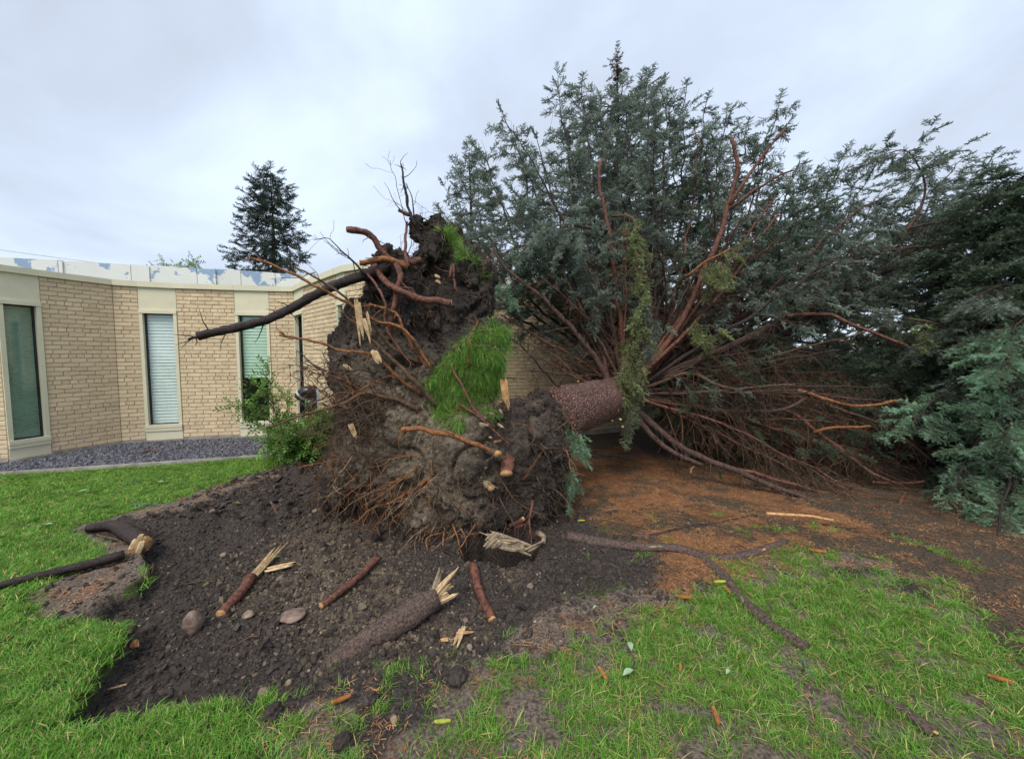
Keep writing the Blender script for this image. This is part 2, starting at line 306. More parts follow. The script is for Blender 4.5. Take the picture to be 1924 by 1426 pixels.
# ------------------------------------------------------------------ object helpers
LOC = {}
def empty(name, loc, label, cat, group=None):
    o = bpy.data.objects.new(name, None); C.objects.link(o); o.location = tuple(loc); LOC[o] = np.array(loc, float)
    o.empty_display_size = 0.2
    return tag(o, label, cat, group)
def tag(o, label=None, cat=None, group=None, kind=None):
    if label: o['label'] = label
    if cat: o['category'] = cat
    if group: o['group'] = group
    if kind: o['kind'] = kind
    return o
class MB:
    def __init__(s): s.v = []; s.f = []; s.m = []; s.n = 0
    def add(s, verts, faces, mi=0):
        verts = np.asarray(verts, float); o = s.n
        s.v.append(verts); s.n += len(verts)
        s.f.extend([tuple(i + o for i in f) for f in faces])
        if isinstance(mi, int): s.m.extend([mi] * len(faces))
        else: s.m.extend(mi)
    def box(s, c, half, mi=0, rot=0.0):
        h = np.array(half); v = np.array([[x, y, z] for x in (-1, 1) for y in (-1, 1) for z in (-1, 1)]) * h
        ca, sa = math.cos(rot), math.sin(rot); v2 = v.copy(); v2[:, 0] = v[:, 0] * ca - v[:, 1] * sa; v2[:, 1] = v[:, 0] * sa + v[:, 1] * ca
        s.add(v2 + np.array(c), [(0,1,3,2),(4,6,7,5),(0,4,5,1),(2,3,7,6),(0,2,6,4),(1,5,7,3)], mi)
    def tube(s, pts, rad, sides=6, mi=0, cap=None, rough=0.0, flat=1.0):
        pts = np.asarray(pts, float); n = len(pts); rad = np.broadcast_to(np.asarray(rad, float), (n,)).copy()
        t = np.gradient(pts, axis=0); t /= np.linalg.norm(t, axis=1)[:, None] + 1e-9
        up = np.array([0, 0, 1.0]) if abs(t[0][2]) < 0.9 else np.array([1.0, 0, 0])
        a = np.cross(t[0], up); a /= np.linalg.norm(a); fr = []
        for i in range(n):
            a = a - t[i] * np.dot(a, t[i]); a /= np.linalg.norm(a) + 1e-9
            fr.append((a, np.cross(t[i], a)))
        ang = np.arange(sides) * 2 * math.pi / sides
        V = []
        for i in range(n):
            rr = rad[i] * (1 + rough * rng.uniform(-1, 1, sides)) if rough else np.full(sides, rad[i])
            V.append(pts[i] + np.outer(np.cos(ang) * rr, fr[i][0]) + np.outer(np.sin(ang) * rr * flat, fr[i][1]))
        V = np.concatenate(V); Fc = []
        for i in range(n - 1):
            for j in range(sides):
                k = (j + 1) % sides
                Fc.append((i*sides+j, i*sides+k, (i+1)*sides+k, (i+1)*sides+j))
        mm = [mi] * len(Fc)
        cm = mi if cap is None else cap
        if sides > 3 or cap is not None:
            Fc.append(tuple(range(sides - 1, -1, -1))); mm.append(cm)
            Fc.append(tuple((n-1)*sides + j for j in range(sides))); mm.append(cm)
        s.add(V, Fc, mm)
    def build(s, name, mats, parent=None, smooth=True, loc=None, kind=None):
        V = np.concatenate(s.v) if s.v else np.zeros((0, 3))
        base = LOC[parent] if parent is not None else (np.array(loc, float) if loc is not None else np.zeros(3))
        me = bpy.data.meshes.new(name); me.from_pydata((V - base).tolist(), [], s.f)
        for m_ in (mats if isinstance(mats, (list, tuple)) else [mats]): me.materials.append(m_)
        me.polygons.foreach_set('material_index', s.m)
        if smooth: me.polygons.foreach_set('use_smooth', [True] * len(s.f))
        me.update()
        o = bpy.data.objects.new(name, me); C.objects.link(o)
        if parent is not None: o.parent = parent
        else: o.location = tuple(base)
        LOC[o] = base
        if kind: o['kind'] = kind
        return o

def smooth_path(pts, step=0.06, jit=0.0):
    p = np.asarray(pts, float)
    if len(p) == 2: p = np.array([p[0], (p[0] + p[1]) / 2, p[1]])
    q = np.vstack([2 * p[0] - p[1], p, 2 * p[-1] - p[-2]]); out = []
    for i in range(1, len(q) - 2):
        L_ = np.linalg.norm(q[i + 1] - q[i]); k = max(2, int(L_ / step))
        for t in np.linspace(0, 1, k, endpoint=False):
            out.append(0.5 * ((2*q[i]) + (-q[i-1]+q[i+1])*t + (2*q[i-1]-5*q[i]+4*q[i+1]-q[i+2])*t*t + (-q[i-1]+3*q[i]-3*q[i+1]+q[i+2])*t**3))
    out.append(q[-2]); out = np.array(out)
    if jit:
        s = rng.uniform(0, 100)
        for k in range(3): out[:, k] += jit * fbm(np.arange(len(out)) * 0.35 + s + 31 * k, np.full(len(out), 0.5), o=2)
    return out

def euler_from(d, up, roll=0):
    """rows of unit vectors d (local +Y) and up (about local +Z) -> euler XYZ"""
    y = d / (np.linalg.norm(d, axis=1)[:, None] + 1e-9)
    x = np.cross(y, up); x /= np.linalg.norm(x, axis=1)[:, None] + 1e-9
    z = np.cross(x, y)
    m20, m21, m22, m10, m00 = x[:, 2], y[:, 2], z[:, 2], x[:, 1], x[:, 0]
    return np.stack([np.arctan2(m21, m22), -np.arcsin(np.clip(m20, -1, 1)), np.arctan2(m10, m00)], 1)

GN = {}
def gn_group(key, sources):
    if key in GN: return GN[key]
    ng = bpy.data.node_groups.new('scatter_' + key, 'GeometryNodeTree')
    ng.interface.new_socket('Geometry', in_out='INPUT', socket_type='NodeSocketGeometry')
    ng.interface.new_socket('Geometry', in_out='OUTPUT', socket_type='NodeSocketGeometry')
    N = ng.nodes.new; L = ng.links.new
    gi, go = N('NodeGroupInput'), N('NodeGroupOutput'); jn = N('GeometryNodeJoinGeometry'); ip = N('GeometryNodeInstanceOnPoints')
    for s in sources:
        oi = N('GeometryNodeObjectInfo'); oi.inputs['Object'].default_value = s; oi.inputs['As Instance'].default_value = True
        L(oi.outputs['Geometry'], jn.inputs[0])
    def na(n, t):
        a = N('GeometryNodeInputNamedAttribute'); a.data_type = t; a.inputs[0].default_value = n; return a.outputs[0]
    ip.inputs['Pick Instance'].default_value = True
    L(gi.outputs[0], ip.inputs['Points']); L(jn.outputs[0], ip.inputs['Instance'])
    L(na('idx', 'INT'), ip.inputs['Instance Index']); L(na('rot', 'FLOAT_VECTOR'), ip.inputs['Rotation']); L(na('scl', 'FLOAT_VECTOR'), ip.inputs['Scale'])
    L(ip.outputs[0], go.inputs[0]); GN[key] = ng; return ng
def scatter(name, key, sources, pts, rot, scl, parent=None, kind='stuff'):
    pts = np.asarray(pts, float); n = len(pts)
    if n == 0: return None
    base = LOC[parent] if parent is not None else np.zeros(3)
    me = bpy.data.meshes.new(name); me.vertices.add(n); me.vertices.foreach_set('co', (pts - base).ravel())
    a = me.attributes.new('rot', 'FLOAT_VECTOR', 'POINT'); a.data.foreach_set('vector', np.asarray(rot, float).ravel())
    s = np.asarray(scl, float); s = np.repeat(s[:, None], 3, 1) if s.ndim == 1 else s
    a = me.attributes.new('scl', 'FLOAT_VECTOR', 'POINT'); a.data.foreach_set('vector', s.ravel())
    a = me.attributes.new('idx', 'INT', 'POINT'); a.data.foreach_set('value', rng.integers(0, len(sources), n))
    for sr in sources[:1]:
        for m_ in sr.data.materials: me.materials.append(m_)
    o = bpy.data.objects.new(name, me); C.objects.link(o)
    md = o.modifiers.new('scatter', 'NODES'); md.node_group = gn_group(key, sources)
    if parent is not None: o.parent = parent
    LOC[o] = base
    if kind: o['kind'] = kind
    return o
def source(name, mb, mats, smooth=False):
    V = np.concatenate(mb.v); me = bpy.data.meshes.new(name); me.from_pydata(V.tolist(), [], mb.f)
    for m_ in (mats if isinstance(mats, (list, tuple)) else [mats]): me.materials.append(m_)
    me.polygons.foreach_set('material_index', mb.m)
    if smooth: me.polygons.foreach_set('use_smooth', [True] * len(mb.f))
    me.update(); return bpy.data.objects.new(name, me)

# ------------------------------------------------------------------ ground
SOIL = gpoly([(130,1368),(155,1300),(190,1245),(222,1200),(238,1178),(190,1170),(143,1158),(180,1140),(228,1110),(262,1095),(288,1072),(270,1050),(262,1030),(230,1020),(160,995),(200,984),(250,972),(330,960),(420,925),(480,905),(560,885),(610,868),(680,850),(900,850),(1050,935),(1075,985),(1150,1015),(1215,1050),(1205,1085),(1130,1105),(1060,1105),(985,1135),(950,1195),(900,1215),(830,1232),(720,1240),(640,1262),(540,1292),(430,1310),(300,1330),(200,1350)])
BARE1 = gpoly([(60,1115),(130,1075),(200,1048),(185,1020),(150,1000),(180,988),(240,1000),(300,1010),(300,1050),(285,1066),(225,1108),(180,1138),(120,1165),(80,1150)])
BARE2 = gpoly([(150,990),(230,966),(330,940),(460,895),(600,862),(640,880),(470,925),(340,975),(200,1010)])
BARE3 = gpoly([(1000,1150),(1120,1110),(1240,1080),(1320,1100),(1300,1150),(1180,1180),(1100,1215),(1000,1245),(880,1240),(900,1205)])
LITTER = gpoly([(1020,900),(1050,850),(1180,835),(1330,880),(1480,930),(1640,985),(1600,1010),(1500,1015),(1450,1060),(1340,1090),(1250,1100),(1210,1040),(1080,985),(1045,960)])
DUFF = gpoly([(1080,835),(1120,790),(1250,780),(2400,790),(3200,1000),(2400,1500),(1960,1290),(1860,1200),(1790,1120),(1660,1060),(1560,1040),(1420,1040),(1300,1150),(1260,1100),(1050,960),(1000,850)])
PATCHY = gpoly([(480,1345),(560,1290),(640,1258),(760,1235),(900,1225),(1010,1240),(1100,1200),(1200,1160),(1300,1120),(1380,1060),(1440,1030),(1560,1035),(1680,1060),(1800,1110),(1880,1200),(1960,1270),(2400,1450),(2600,3000),(700,3000),(480,1500)])
SPROUT = gpoly([(500,1300),(640,1225),(1000,1180),(1100,1000),(1250,930),(1500,950),(1700,1010),(1960,1090),(2100,1300),(1800,1200),(1500,1100),(1250,1200),(800,1290)])
def masks(x, y):
    nz = fbm(x * 7, y * 7, o=3); nz2 = fbm(x * 2.1 + 40, y * 2.1, o=3)
    sd = sdpoly(x, y, SOIL)
    ck = np.zeros_like(x)
    for a_, b_, w in [((-60,1125),(60,1092),0.022),((60,1092),(130,1075),0.03),((130,1075),(240,1048),0.045)]:
        A, B = G(*a_), G(*b_); ex, ey = B[0]-A[0], B[1]-A[1]
        t = np.clip(((x-A[0])*ex+(y-A[1])*ey)/(ex*ex+ey*ey), 0, 1); ck = np.maximum(ck, sstep(w * 1.4, w * 0.6, np.hypot(x-A[0]-ex*t, y-A[1]-ey*t) + nz * 0.012))
    edge_soft = sstep(-1.35, 0.1, x)        # crisp sod edge on the left, spilled soil on the right
    soil = sstep(-0.03 - 0.22 * edge_soft, 0.03 + 0.10 * edge_soft, sd + nz * (0.045 + 0.08 * edge_soft + 0.12 * sstep(3.0, 3.5, y)) + 0.02 * fbm(x * 30, y * 30, o=2))
    soil = np.maximum(soil, ck)
    b = np.maximum(np.maximum(sstep(-0.08, 0.06, sdpoly(x, y, BARE1) + nz * 0.06), sstep(-0.12, 0.08, sdpoly(x, y, BARE2) + nz * 0.1)), sstep(-0.12, 0.10, sdpoly(x, y, BARE3) + nz * 0.10))
    # bare strip that runs down the right of the litter
    strip = sstep(0.17, 0.05, np.abs(sdpoly(x, y, gpoly([(1290,930),(1400,950),(1520,1000),(1700,1060),(1880,1150),(1700,1064),(1520,1004),(1400,954)]))) + nz * 0.05)
    lit = sstep(-0.15, 0.15, sdpoly(x, y, LITTER) + nz * 0.15 + nz2 * 0.12) * (1 - 0.8 * strip)
    lit = lit * (0.12 + 0.88 * sstep(0.10, -0.10, fbm(x * 2.6 + 12, y * 3.4 + 4, o=5, g=0.7)))
    duff = sstep(-0.2, 0.15, sdpoly(x, y, DUFF) + nz * 0.12)
    duff = np.maximum(duff, strip)
    pat = sstep(-0.10, 0.12, sdpoly(x, y, PATCHY) + nz * 0.1)
    clay = np.zeros_like(x)
    for (u, v, s, a) in [(640,1060,0.35,1.0),(560,1010,0.3,0.7),(700,1120,0.3,0.9),(760,1200,0.2,0.7),(520,1080,0.25,0.6),(860,1180,0.2,0.7),(960,1090,0.15,0.4),(640,990,0.3,0.7)]:
        g = G(u, v); clay = np.maximum(clay, a * np.exp(-((x - g[0])**2 + (y - g[1])**2) / (2 * s * s)))
    return soil, b, lit, duff, pat, clay * soil
HOLE = (-0.10, 2.98); CAV = P(678, 948, 3.75)
def height(x, y, fine=True):
    x = np.asarray(x, float); y = np.asarray(y, float)
    soil, b, lit, duff, pat, clay = masks(x, y)
    depth = (0.135 - 0.115 * sstep(-1.3, -0.2, x)) * (1 - 0.75 * sstep(2.9, 3.5, y))
    z = -depth * soil + 0.012 * fbm(x * 1.3, y * 1.3, o=3)
    near = sstep(14, 8, np.hypot(x, y - 3))
    if fine:
        z = z + soil * (0.040 * fbm(x * 5, y * 5, o=4, g=0.6) + 0.020 * np.abs(fbm(x * 17, y * 17, o=3, g=0.6)) - 0.006)
        z = z + (duff + b * 1.6 + pat * 0.6 + lit * 0.5) * (1 - soil) * 0.014 * fbm(x * 7 + 9, y * 7, o=5, g=0.65)
    def bump(c, r, h, rx=1.0):
        return h * np.exp(-(((x - c[0]) / rx)**2 + (y - c[1])**2) / (2 * r * r))
    for (u, v, r, h) in [(580,905,0.16,0.16),(545,912,0.13,0.09),(470,940,0.12,0.07),(420,975,0.10,0.10),(365,985,0.10,0.10),(520,960,0.14,0.12),(600,915,0.10,0.14),(480,985,0.1,0.06),(350,960,0.07,0.05),(640,1010,0.25,0.08),(1000,1090,0.18,0.05),(870,1085,0.12,0.05),(700,1230,0.12,0.03),(250,975,0.10,0.05)]:
        z = z + bump(G(u, v), r, h * 1.35) * (0.75 + 0.8 * fbm(x * 12, y * 12, o=2))
    dh = np.hypot((x - HOLE[0]) / 0.30, (y - HOLE[1]) / 0.30) + 0.10 * fbm(x * 9, y * 9, o=2)
    z = z - 0.5 * sstep(1.1, 0.7, dh)
    dc = np.hypot((x - CAV[0]) / 0.30, (y - CAV[1]) / 0.24) + 0.12 * fbm(x * 7 + 3, y * 7, o=2)
    z = z - 0.38 * sstep(1.15, 0.6, dc)
    # dark crack in the lawn on the left, and the notch below the sod step
    for a_, b_, w in [((0,1108),(130,1078),0.03),((130,1078),(235,1050),0.04)]:
        A, B = G(*a_), G(*b_); ex, ey = B[0]-A[0], B[1]-A[1]
        t = np.clip(((x-A[0])*ex+(y-A[1])*ey)/(ex*ex+ey*ey), 0, 1); d = np.hypot(x-A[0]-ex*t, y-A[1]-ey*t)
        z = z - 0.06 * sstep(w * 1.6, w * 0.4, d)
    return z * near
def build_ground():
    def axis(lo, hi, step, far, g):
        a = list(np.arange(lo, hi + 1e-6, step)); s = step; v = hi
        while v < far: s *= g; v += s; a.append(v)
        s = step; v = lo; pre = []
        while v > -far: s *= g; v -= s; pre.append(v)
        return np.array(pre[::-1] + a)
    xs = axis(-3.6, 3.2, 0.0155, 500, 1.09)
    ys = [1.0]; 
    while ys[-1] < 6.2: ys.append(ys[-1] + max(0.010, 0.0058 * ys[-1]))
    s = 0.04; 
    while ys[-1] < 600: s *= 1.09; ys.append(ys[-1] + s)
    s = 0.02; pre = []; v = 1.0
    while v > -100: s *= 1.15; v -= s; pre.append(v)
    ys = np.array(pre[::-1] + ys)
    X, Y = np.meshgrid(xs, ys); x, y = X.ravel(), Y.ravel()
    z = height(x, y); nx, ny = len(xs), len(ys)
    me = bpy.data.meshes.new('ground'); me.vertices.add(len(x)); me.vertices.foreach_set('co', np.stack([x, y, z], 1).ravel())
    i = np.arange((nx - 1) * (ny - 1)); r_, c_ = i // (nx - 1), i % (nx - 1); a = r_ * nx + c_
    q = np.stack([a, a + 1, a + nx + 1, a + nx], 1).astype(np.int32)
    me.loops.add(q.size); me.loops.foreach_set('vertex_index', q.ravel())
    me.polygons.add(len(q)); me.polygons.foreach_set('loop_start', np.arange(0, q.size, 4)); me.polygons.foreach_set('use_smooth', np.ones(len(q), bool))
    me.update(calc_edges=True)
    soil, b, lit, duff, pat, clay = masks(x, y)
    crack = np.zeros_like(x)
    for a_, b_, w in [((0,1108),(130,1078),0.03),((130,1078),(235,1050),0.04)]:
        A, B = G(*a_), G(*b_); ex, ey = B[0]-A[0], B[1]-A[1]
        t = np.clip(((x-A[0])*ex+(y-A[1])*ey)/(ex*ex+ey*ey), 0, 1); d = np.hypot(x-A[0]-ex*t, y-A[1]-ey*t)
        crack = np.maximum(crack, sstep(w * 1.5, w * 0.7, d))
    soil = np.maximum(soil, crack)
    speck = sstep(0.05, 0.35, fbm(x * 3.1 + 7, y * 3.1, o=3))
    b2 = np.maximum(b, pat * (0.8 + 0.2 * speck)); 
    soil2 = np.maximum(soil, 0.75 * pat * sstep(0.18, 0.5, fbm(x * 2.3 + 70, y * 2.3 + 3, o=3)))
    for nme, val in (('soil', soil2), ('bare', b2), ('litter', lit), ('duff', duff), ('clay', clay)):
        at = me.attributes.new(nme, 'FLOAT', 'POINT'); at.data.foreach_set('value', val)
    me.materials.append(M['ground'])
    o = bpy.data.objects.new('ground', me); C.objects.link(o); tag(o, 'lawn ground with torn open dark soil pit', kind='structure')
build_ground()

# ------------------------------------------------------------------ building
bld = empty('brick_building', P(220, 833, 6.28) * np.array([1, 1, 0]), 'low tan brick building with tall narrow windows and a peeling roof band', 'building')
BL = LOC[bld]
def upos(u, Y): return np.array([(u - CU) / F * Y, Y])
PT = [(-60,5.15),(3,5.2),(85,5.58),(220,6.28),(267,6.43),(338,6.60),(446,6.78),(510,6.88),(557,6.93),(574,6.50),(637,5.5),(652,5.32),(690,5.12),(800,5.1),(830,7.1),(1118,7.2),(1205,7.75)]
PTS = [upos(*p) for p in PT]
KIND = ['wall','window','wall','wall','window','wall','window','wall','window','wall','window','wall','wall','wall','wall','wall']
ZB, ZT = 0.08, 2.63; COURSE = (ZT - ZB) / 39
def frame_of(A, B):
    d = B - A; L_ = np.linalg.norm(d); d = d / L_; n = np.array([d[1], -d[0]])   # towards the court
    return d, n, L_
def slab(mb, A, B, z0, z1, off0, off1, mi=0, ext=0.0):
    """upright slab along A-B between offsets off0..off1 along the outward normal"""
    d, n, L_ = frame_of(A, B); a = A - d * ext; b = B + d * ext
    q = [a + n * off0, b + n * off0, b + n * off1, a + n * off1]
    v = [[p[0], p[1], z] for z in (z0, z1) for p in q]
    mb.add(v, [(0,3,2,1),(4,5,6,7),(0,1,5,4),(1,2,6,5),(2,3,7,6),(3,0,4,7)], mi)
def brick_mesh(L_, nm):
    mb = MB(); b = 0.004; hx, hz, y0, y1 = L_ / 2, (COURSE - 0.010) / 2, -0.007, 0.03
    v = [[-hx, y1, -hz],[hx, y1, -hz],[hx, y1, hz],[-hx, y1, hz],[-hx, y0+b, -hz],[hx, y0+b, -hz],[hx, y0+b, hz],[-hx, y0+b, hz],
         [-hx+b, y0, -hz+b],[hx-b, y0, -hz+b],[hx-b, y0, hz-b],[-hx+b, y0, hz-b]]
    f = [(8,9,10,11),(4,5,9,8),(5,6,10,9),(6,7,11,10),(7,4,8,11),(0,1,5,4),(1,2,6,5),(2,3,7,6),(3,0,4,7)]
    mb.add(v, f); return np.array(v), f
BM = {}
def brick_obj(L_):
    k = round(L_, 3)
    if k not in BM:
        v, f = brick_mesh(k, 'brick'); me = bpy.data.meshes.new('brick'); me.from_pydata(v.tolist(), [], f); me.materials.append(M['brick']); BM[k] = me
    return BM[k]
brick_left = 300
# segment order: those largest in view get single bricks
SEG_ORDER = [2, 3, 5, 7, 9, 14, 0, 11, 12, 13, 15]
PITCH_B = {2: 0.172, 0: 0.19}
for si in range(len(KIND)):
    A, B = PTS[si], PTS[si + 1]
for si in SEG_ORDER:
    A, B = PTS[si], PTS[si + 1]; d, n, L_ = frame_of(A, B); ang = math.atan2(d[1], d[0])
    w = MB(); slab(w, A, B, 0.02, ZT, -0.22 if si else -0.035, -0.003)
    wall = w.build('wall', M['mortar'], bld, smooth=False)
    pitch = PITCH_B.get(si, 0.215); singles = MB(); cnt = 0
    rows = []
    for r_ in range(39):
        zc = ZB + COURSE * (r_ + 0.5); hd = (r_ % 6 == 3); pl = pitch / 2 if hd else pitch
        off = (0 if r_ % 2 else pl / 2) + (pl * 0.25 if hd else 0)
        x0 = -off
        while x0 < L_ - 0.02:
            a = max(x0, 0.0) + 0.004; b = (min(x0 + pl, L_) if L_ - x0 - pl > 0.045 else L_) - 0.004
            if x0 + pl < 0.045: x0 += pl; continue
            if rows and abs(rows[-1][0] - zc) < 1e-6 and L_ - x0 <= 0.045: break
            if not (rows and abs(rows[-1][0] - zc) < 1e-6): a = 0.004
            if b - a > 0.03: rows.append((zc, (a + b) / 2, round(b - a, 3)))
            x0 += pl
    if brick_left > 0 and si in (2, 3, 5): rows_s, rows_j = rows[:brick_left], rows[brick_left:]
    else: rows_s, rows_j = [], rows
    brick_left -= len(rows_s)
    for (zc, xc, bl) in rows_s:
        o = bpy.data.objects.new('brick', brick_obj(bl)); C.objects.link(o); o.parent = wall
        p = A + d * xc + n * rng.uniform(-0.0015, 0.0015)
        o.location = (p[0] - BL[0], p[1] - BL[1], zc + rng.uniform(-0.001, 0.001)); o.rotation_euler = (rng.uniform(-0.01, 0.01), 0, ang + rng.uniform(-0.006, 0.006))
    if rows_j:
        for (zc, xc, bl) in rows_j:
            v, f = brick_mesh(bl, ''); p = A + d * xc + n * rng.uniform(-0.0015, 0.0015)
            V = np.stack([p[0] + v[:, 0] * d[0] - v[:, 1] * n[0], p[1] + v[:, 0] * d[1] - v[:, 1] * n[1], zc + v[:, 2]], 1)
            singles.add(V, f)
        s_ = singles.build('brickwork', M['brick'], bld, smooth=False, kind='stuff'); s_.parent = wall
# windows
def win(si, glass, slats, z_head=2.20, z_sill=0.32, jl=True, jr=True, bottom=None, smat='slat', pitch=0.055):
    A, B = PTS[si], PTS[si + 1]; d, n, L_ = frame_of(A, B); fw = 0.05
    w = MB(); zs = z_sill
    def part(a, b, z0, z1, o0, o1): slab(w, A + d * a, A + d * b, z0, z1, o0, o1)
    part(0.002, fw, zs, z_head, -0.14, 0.018); part(L_ - fw, L_ - 0.002, zs, z_head, -0.14, 0.018)
    part(0.001, L_ - 0.001, z_head + 0.001, z_head + 0.055, -0.14, 0.028)
    part(0.001, L_ - 0.001, zs - 0.055, zs - 0.001, -0.14, 0.034)
    wo = w.build('window', M['cream'], bld, smooth=False)
    m = MB(); slab(m, A + d * 0.002, B - d * 0.002, z_head + 0.056, ZT - 0.001, -0.10, 0.004); o = m.build('head_panel', M['cream'], bld, smooth=False); o.parent = wo
    m = MB(); slab(m, A + d * 0.004, B - d * 0.004, zs - 0.11, zs - 0.056, -0.10, 0.026)
    slab(m, A + d * 0.004, B - d * 0.004, ZB - 0.02, zs - 0.114, -0.10, 0.010); o = m.build('sill_panel', M['cream'], bld, smooth=False); o.parent = wo
    m = MB(); t = 0.016
    for (a, b, z0, z1) in ((fw, fw + t, zs, z_head), (L_ - fw - t, L_ - fw, zs, z_head), (fw + t, L_ - fw - t, z_head - t, z_head), (fw + t, L_ - fw - t, zs, zs + t)):
        slab(m, A + d * a, A + d * b, z0, z1, -0.085, -0.045)
    o = m.build('glazing_bead', M['dark_metal'], bld, smooth=False); o.parent = wo
    m = MB(); slab(m, A + d * (fw + 0.004), B - d * (fw + 0.004), zs + 0.002, z_head - 0.002, -0.068, -0.062); o = m.build('pane', M[glass], bld, smooth=False); o.parent = wo
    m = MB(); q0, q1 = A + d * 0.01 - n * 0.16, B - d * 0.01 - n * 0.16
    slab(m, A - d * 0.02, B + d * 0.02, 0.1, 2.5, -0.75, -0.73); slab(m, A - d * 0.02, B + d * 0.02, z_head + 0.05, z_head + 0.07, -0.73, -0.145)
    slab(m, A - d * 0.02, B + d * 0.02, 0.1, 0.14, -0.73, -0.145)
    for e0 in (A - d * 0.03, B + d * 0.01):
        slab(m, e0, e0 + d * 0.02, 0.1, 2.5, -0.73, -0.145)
    o = m.build('dark_room_box', M['interior'], bld, smooth=False); o.parent = wo  # shallow dark box behind the pane, its colour stands in for room shade
    zb = bottom if bottom else zs + 0.03
    def slatmesh(z, mb):
        a, b = A + d * (fw + 0.005), B - d * (fw + 0.005); hw = pitch * 0.56; til = R(62)
        o0 = -0.090; dn = math.cos(til) * hw * 0.5; dz = math.sin(til) * hw
        sag = rng.uniform(-0.0015, 0.0015)
        v = []
        for p, zz in ((a, z + sag), (b, z - sag)):
            for k, t_ in ((-1, 0.0), (0, 0.004), (1, 0.0)):
                q = p + n * (o0 + dn * k + t_); v.append([q[0], q[1], zz - dz * k])
            for k, t_ in ((1, -0.0012), (0, 0.0028), (-1, -0.0012)):
                q = p + n * (o0 + dn * k + t_); v.append([q[0], q[1], zz - dz * k])
        mb.add(v, [(0,6,7,1),(1,7,8,2),(2,8,9,3),(3,9,10,4),(4,10,11,5),(5,11,6,0),(0,1,2,3,4,5),(6,11,10,9,8,7)])
    zz = z_head - 0.03
    if slats == 'single':
        while zz > zb:
            m = MB(); slatmesh(zz, m); o = m.build('blind_slat', M[smat], bld, smooth=False); o.parent = wo; zz -= pitch
    elif slats == 'mass':
        m = MB()
        while zz > zb: slatmesh(zz, m); zz -= pitch
        o = m.build('fine_blind', M[smat], bld, smooth=False, kind='stuff'); o.parent = wo
    return wo
win(1, 'glass_green', 'mass', smat='slat_dim', pitch=0.026)['label'] = 'wide window at the left edge with dim fine blind'
win(4, 'glass', 'single')['label'] = 'narrow window with white slatted blind fully lowered'
win(6, 'glass_green', 'single', bottom=1.08, smat='slat_green')['label'] = 'window with green tinted blind raised above dark glass'
win(8, 'glass', None); win(10, 'glass', 'mass')
# fascia, roof, foundation
for i in range(len(PTS) - 1):
    A, B = PTS[i], PTS[i + 1]
    m = MB(); slab(m, A, B, ZT + 0.001, ZT + 0.088, -0.24, 0.045 if KIND[i] == 'wall' else 0.042, ext=0.006 if KIND[i] == 'wall' else -0.008)
    m.build('fascia_board', M['cream'], bld, smooth=False)
    m = MB(); slab(m, A, B, -0.15, ZB - 0.004 if KIND[i] == 'wall' else ZB - 0.025, -0.21, 0.02 if KIND[i] == 'wall' else 0.05, ext=0.003)
    m.build('foundation', M['concrete'], bld, smooth=False)
far = [np.array([4.6, 13.0]), np.array([-16, 13.0]), np.array([-16, 5.2])]
m = MB(); poly = PTS + far; m.add([[p[0], p[1], ZT + 0.055] for p in poly] + [[p[0], p[1], ZT + 0.01] for p in poly], [tuple(range(len(poly))), tuple(range(2 * len(poly) - 1, len(poly) - 1, -1))])
m.build('roof', M['roofing'], bld, smooth=False)
m = MB()
for A, B in ((PTS[-1], far[0]), (far[0], far[1]), (far[1], far[2]), (far[2], PTS[0])): slab(m, A, B, 0, ZT, -0.2, 0.0)
m.build('rear_wall', M['brick'], bld, smooth=False)
PP = [(-200,6.35),(0,6.6),(123,6.83),(129,6.84),(257,7.14),(288,7.22),(379,7.45),(411,7.5),(460,7.66),(520,7.86),(600,8.0),(700,8.08),(820,8.1),(940,8.1),(1060,8.12),(1130,8.2)]
for i in range(len(PP) - 1):
    A, B = upos(*PP[i]), upos(*PP[i + 1]); m = MB(); slab(m, A, B, ZT + 0.10, 3.155 + 0.006 * (i % 3), -0.05, 0.0 + 0.006 * (i % 2), ext=-0.003)
    o = m.build('roof_band_panel', M['peel'], bld, smooth=False)
    if i % 2 == 0:
        m = MB(); slab(m, B, B + (B - A) / np.linalg.norm(B - A) * 0.035, ZT + 0.08, 3.15, 0.012, 0.03); m.build('band_batten', M['peel'], bld, smooth=False)
m = MB()
for i in range(len(PP) - 1): slab(m, upos(*PP[i]), upos(*PP[i + 1]), ZT + 0.056, ZT + 0.3, -0.055, -0.052)
m.build('band_backing', M['dark_metal'], bld, smooth=False)

# wall fixture
fx = empty('wall_fixture', P(578, 752, 6.05), 'black rounded housing with silver rim before a pale box behind the shrub', 'wall fixture')
m = MB(); c = P(592, 752, 6.12); m.box(c + np.array([0.06, 0.0, 0.02]), (0.10, 0.06, 0.2), rot=-0.8); m.build('box', M['pale_box'], fx, smooth=False)
m = MB(); c = P(575, 745, 5.98); m.tube([c + np.array([-0.10, 0, -0.03]), c + np.array([-0.06, 0, 0.02]), c + np.array([0.03, 0.0, 0.075]), c + np.array([0.13, 0.02, 0.09])], [0.09, 0.105, 0.10, 0.085], 14)
m.box(c + np.array([0.03, 0.03, -0.14]), (0.12, 0.06, 0.13)); m.build('housing', M['black_plastic'], fx)
m = MB(); m.tube([c + np.array([-0.068, 0, 0.012]), c + np.array([-0.045, 0, 0.033])], [0.108, 0.108], 14); m.build('rim', M['silver'], fx)
m = MB(); m.tube([c + np.array([0.02, 0.05, -0.27]), c + np.array([0.02, 0.05, -0.95])], 0.03, 8); m.build('post', M['dark_metal'], fx)

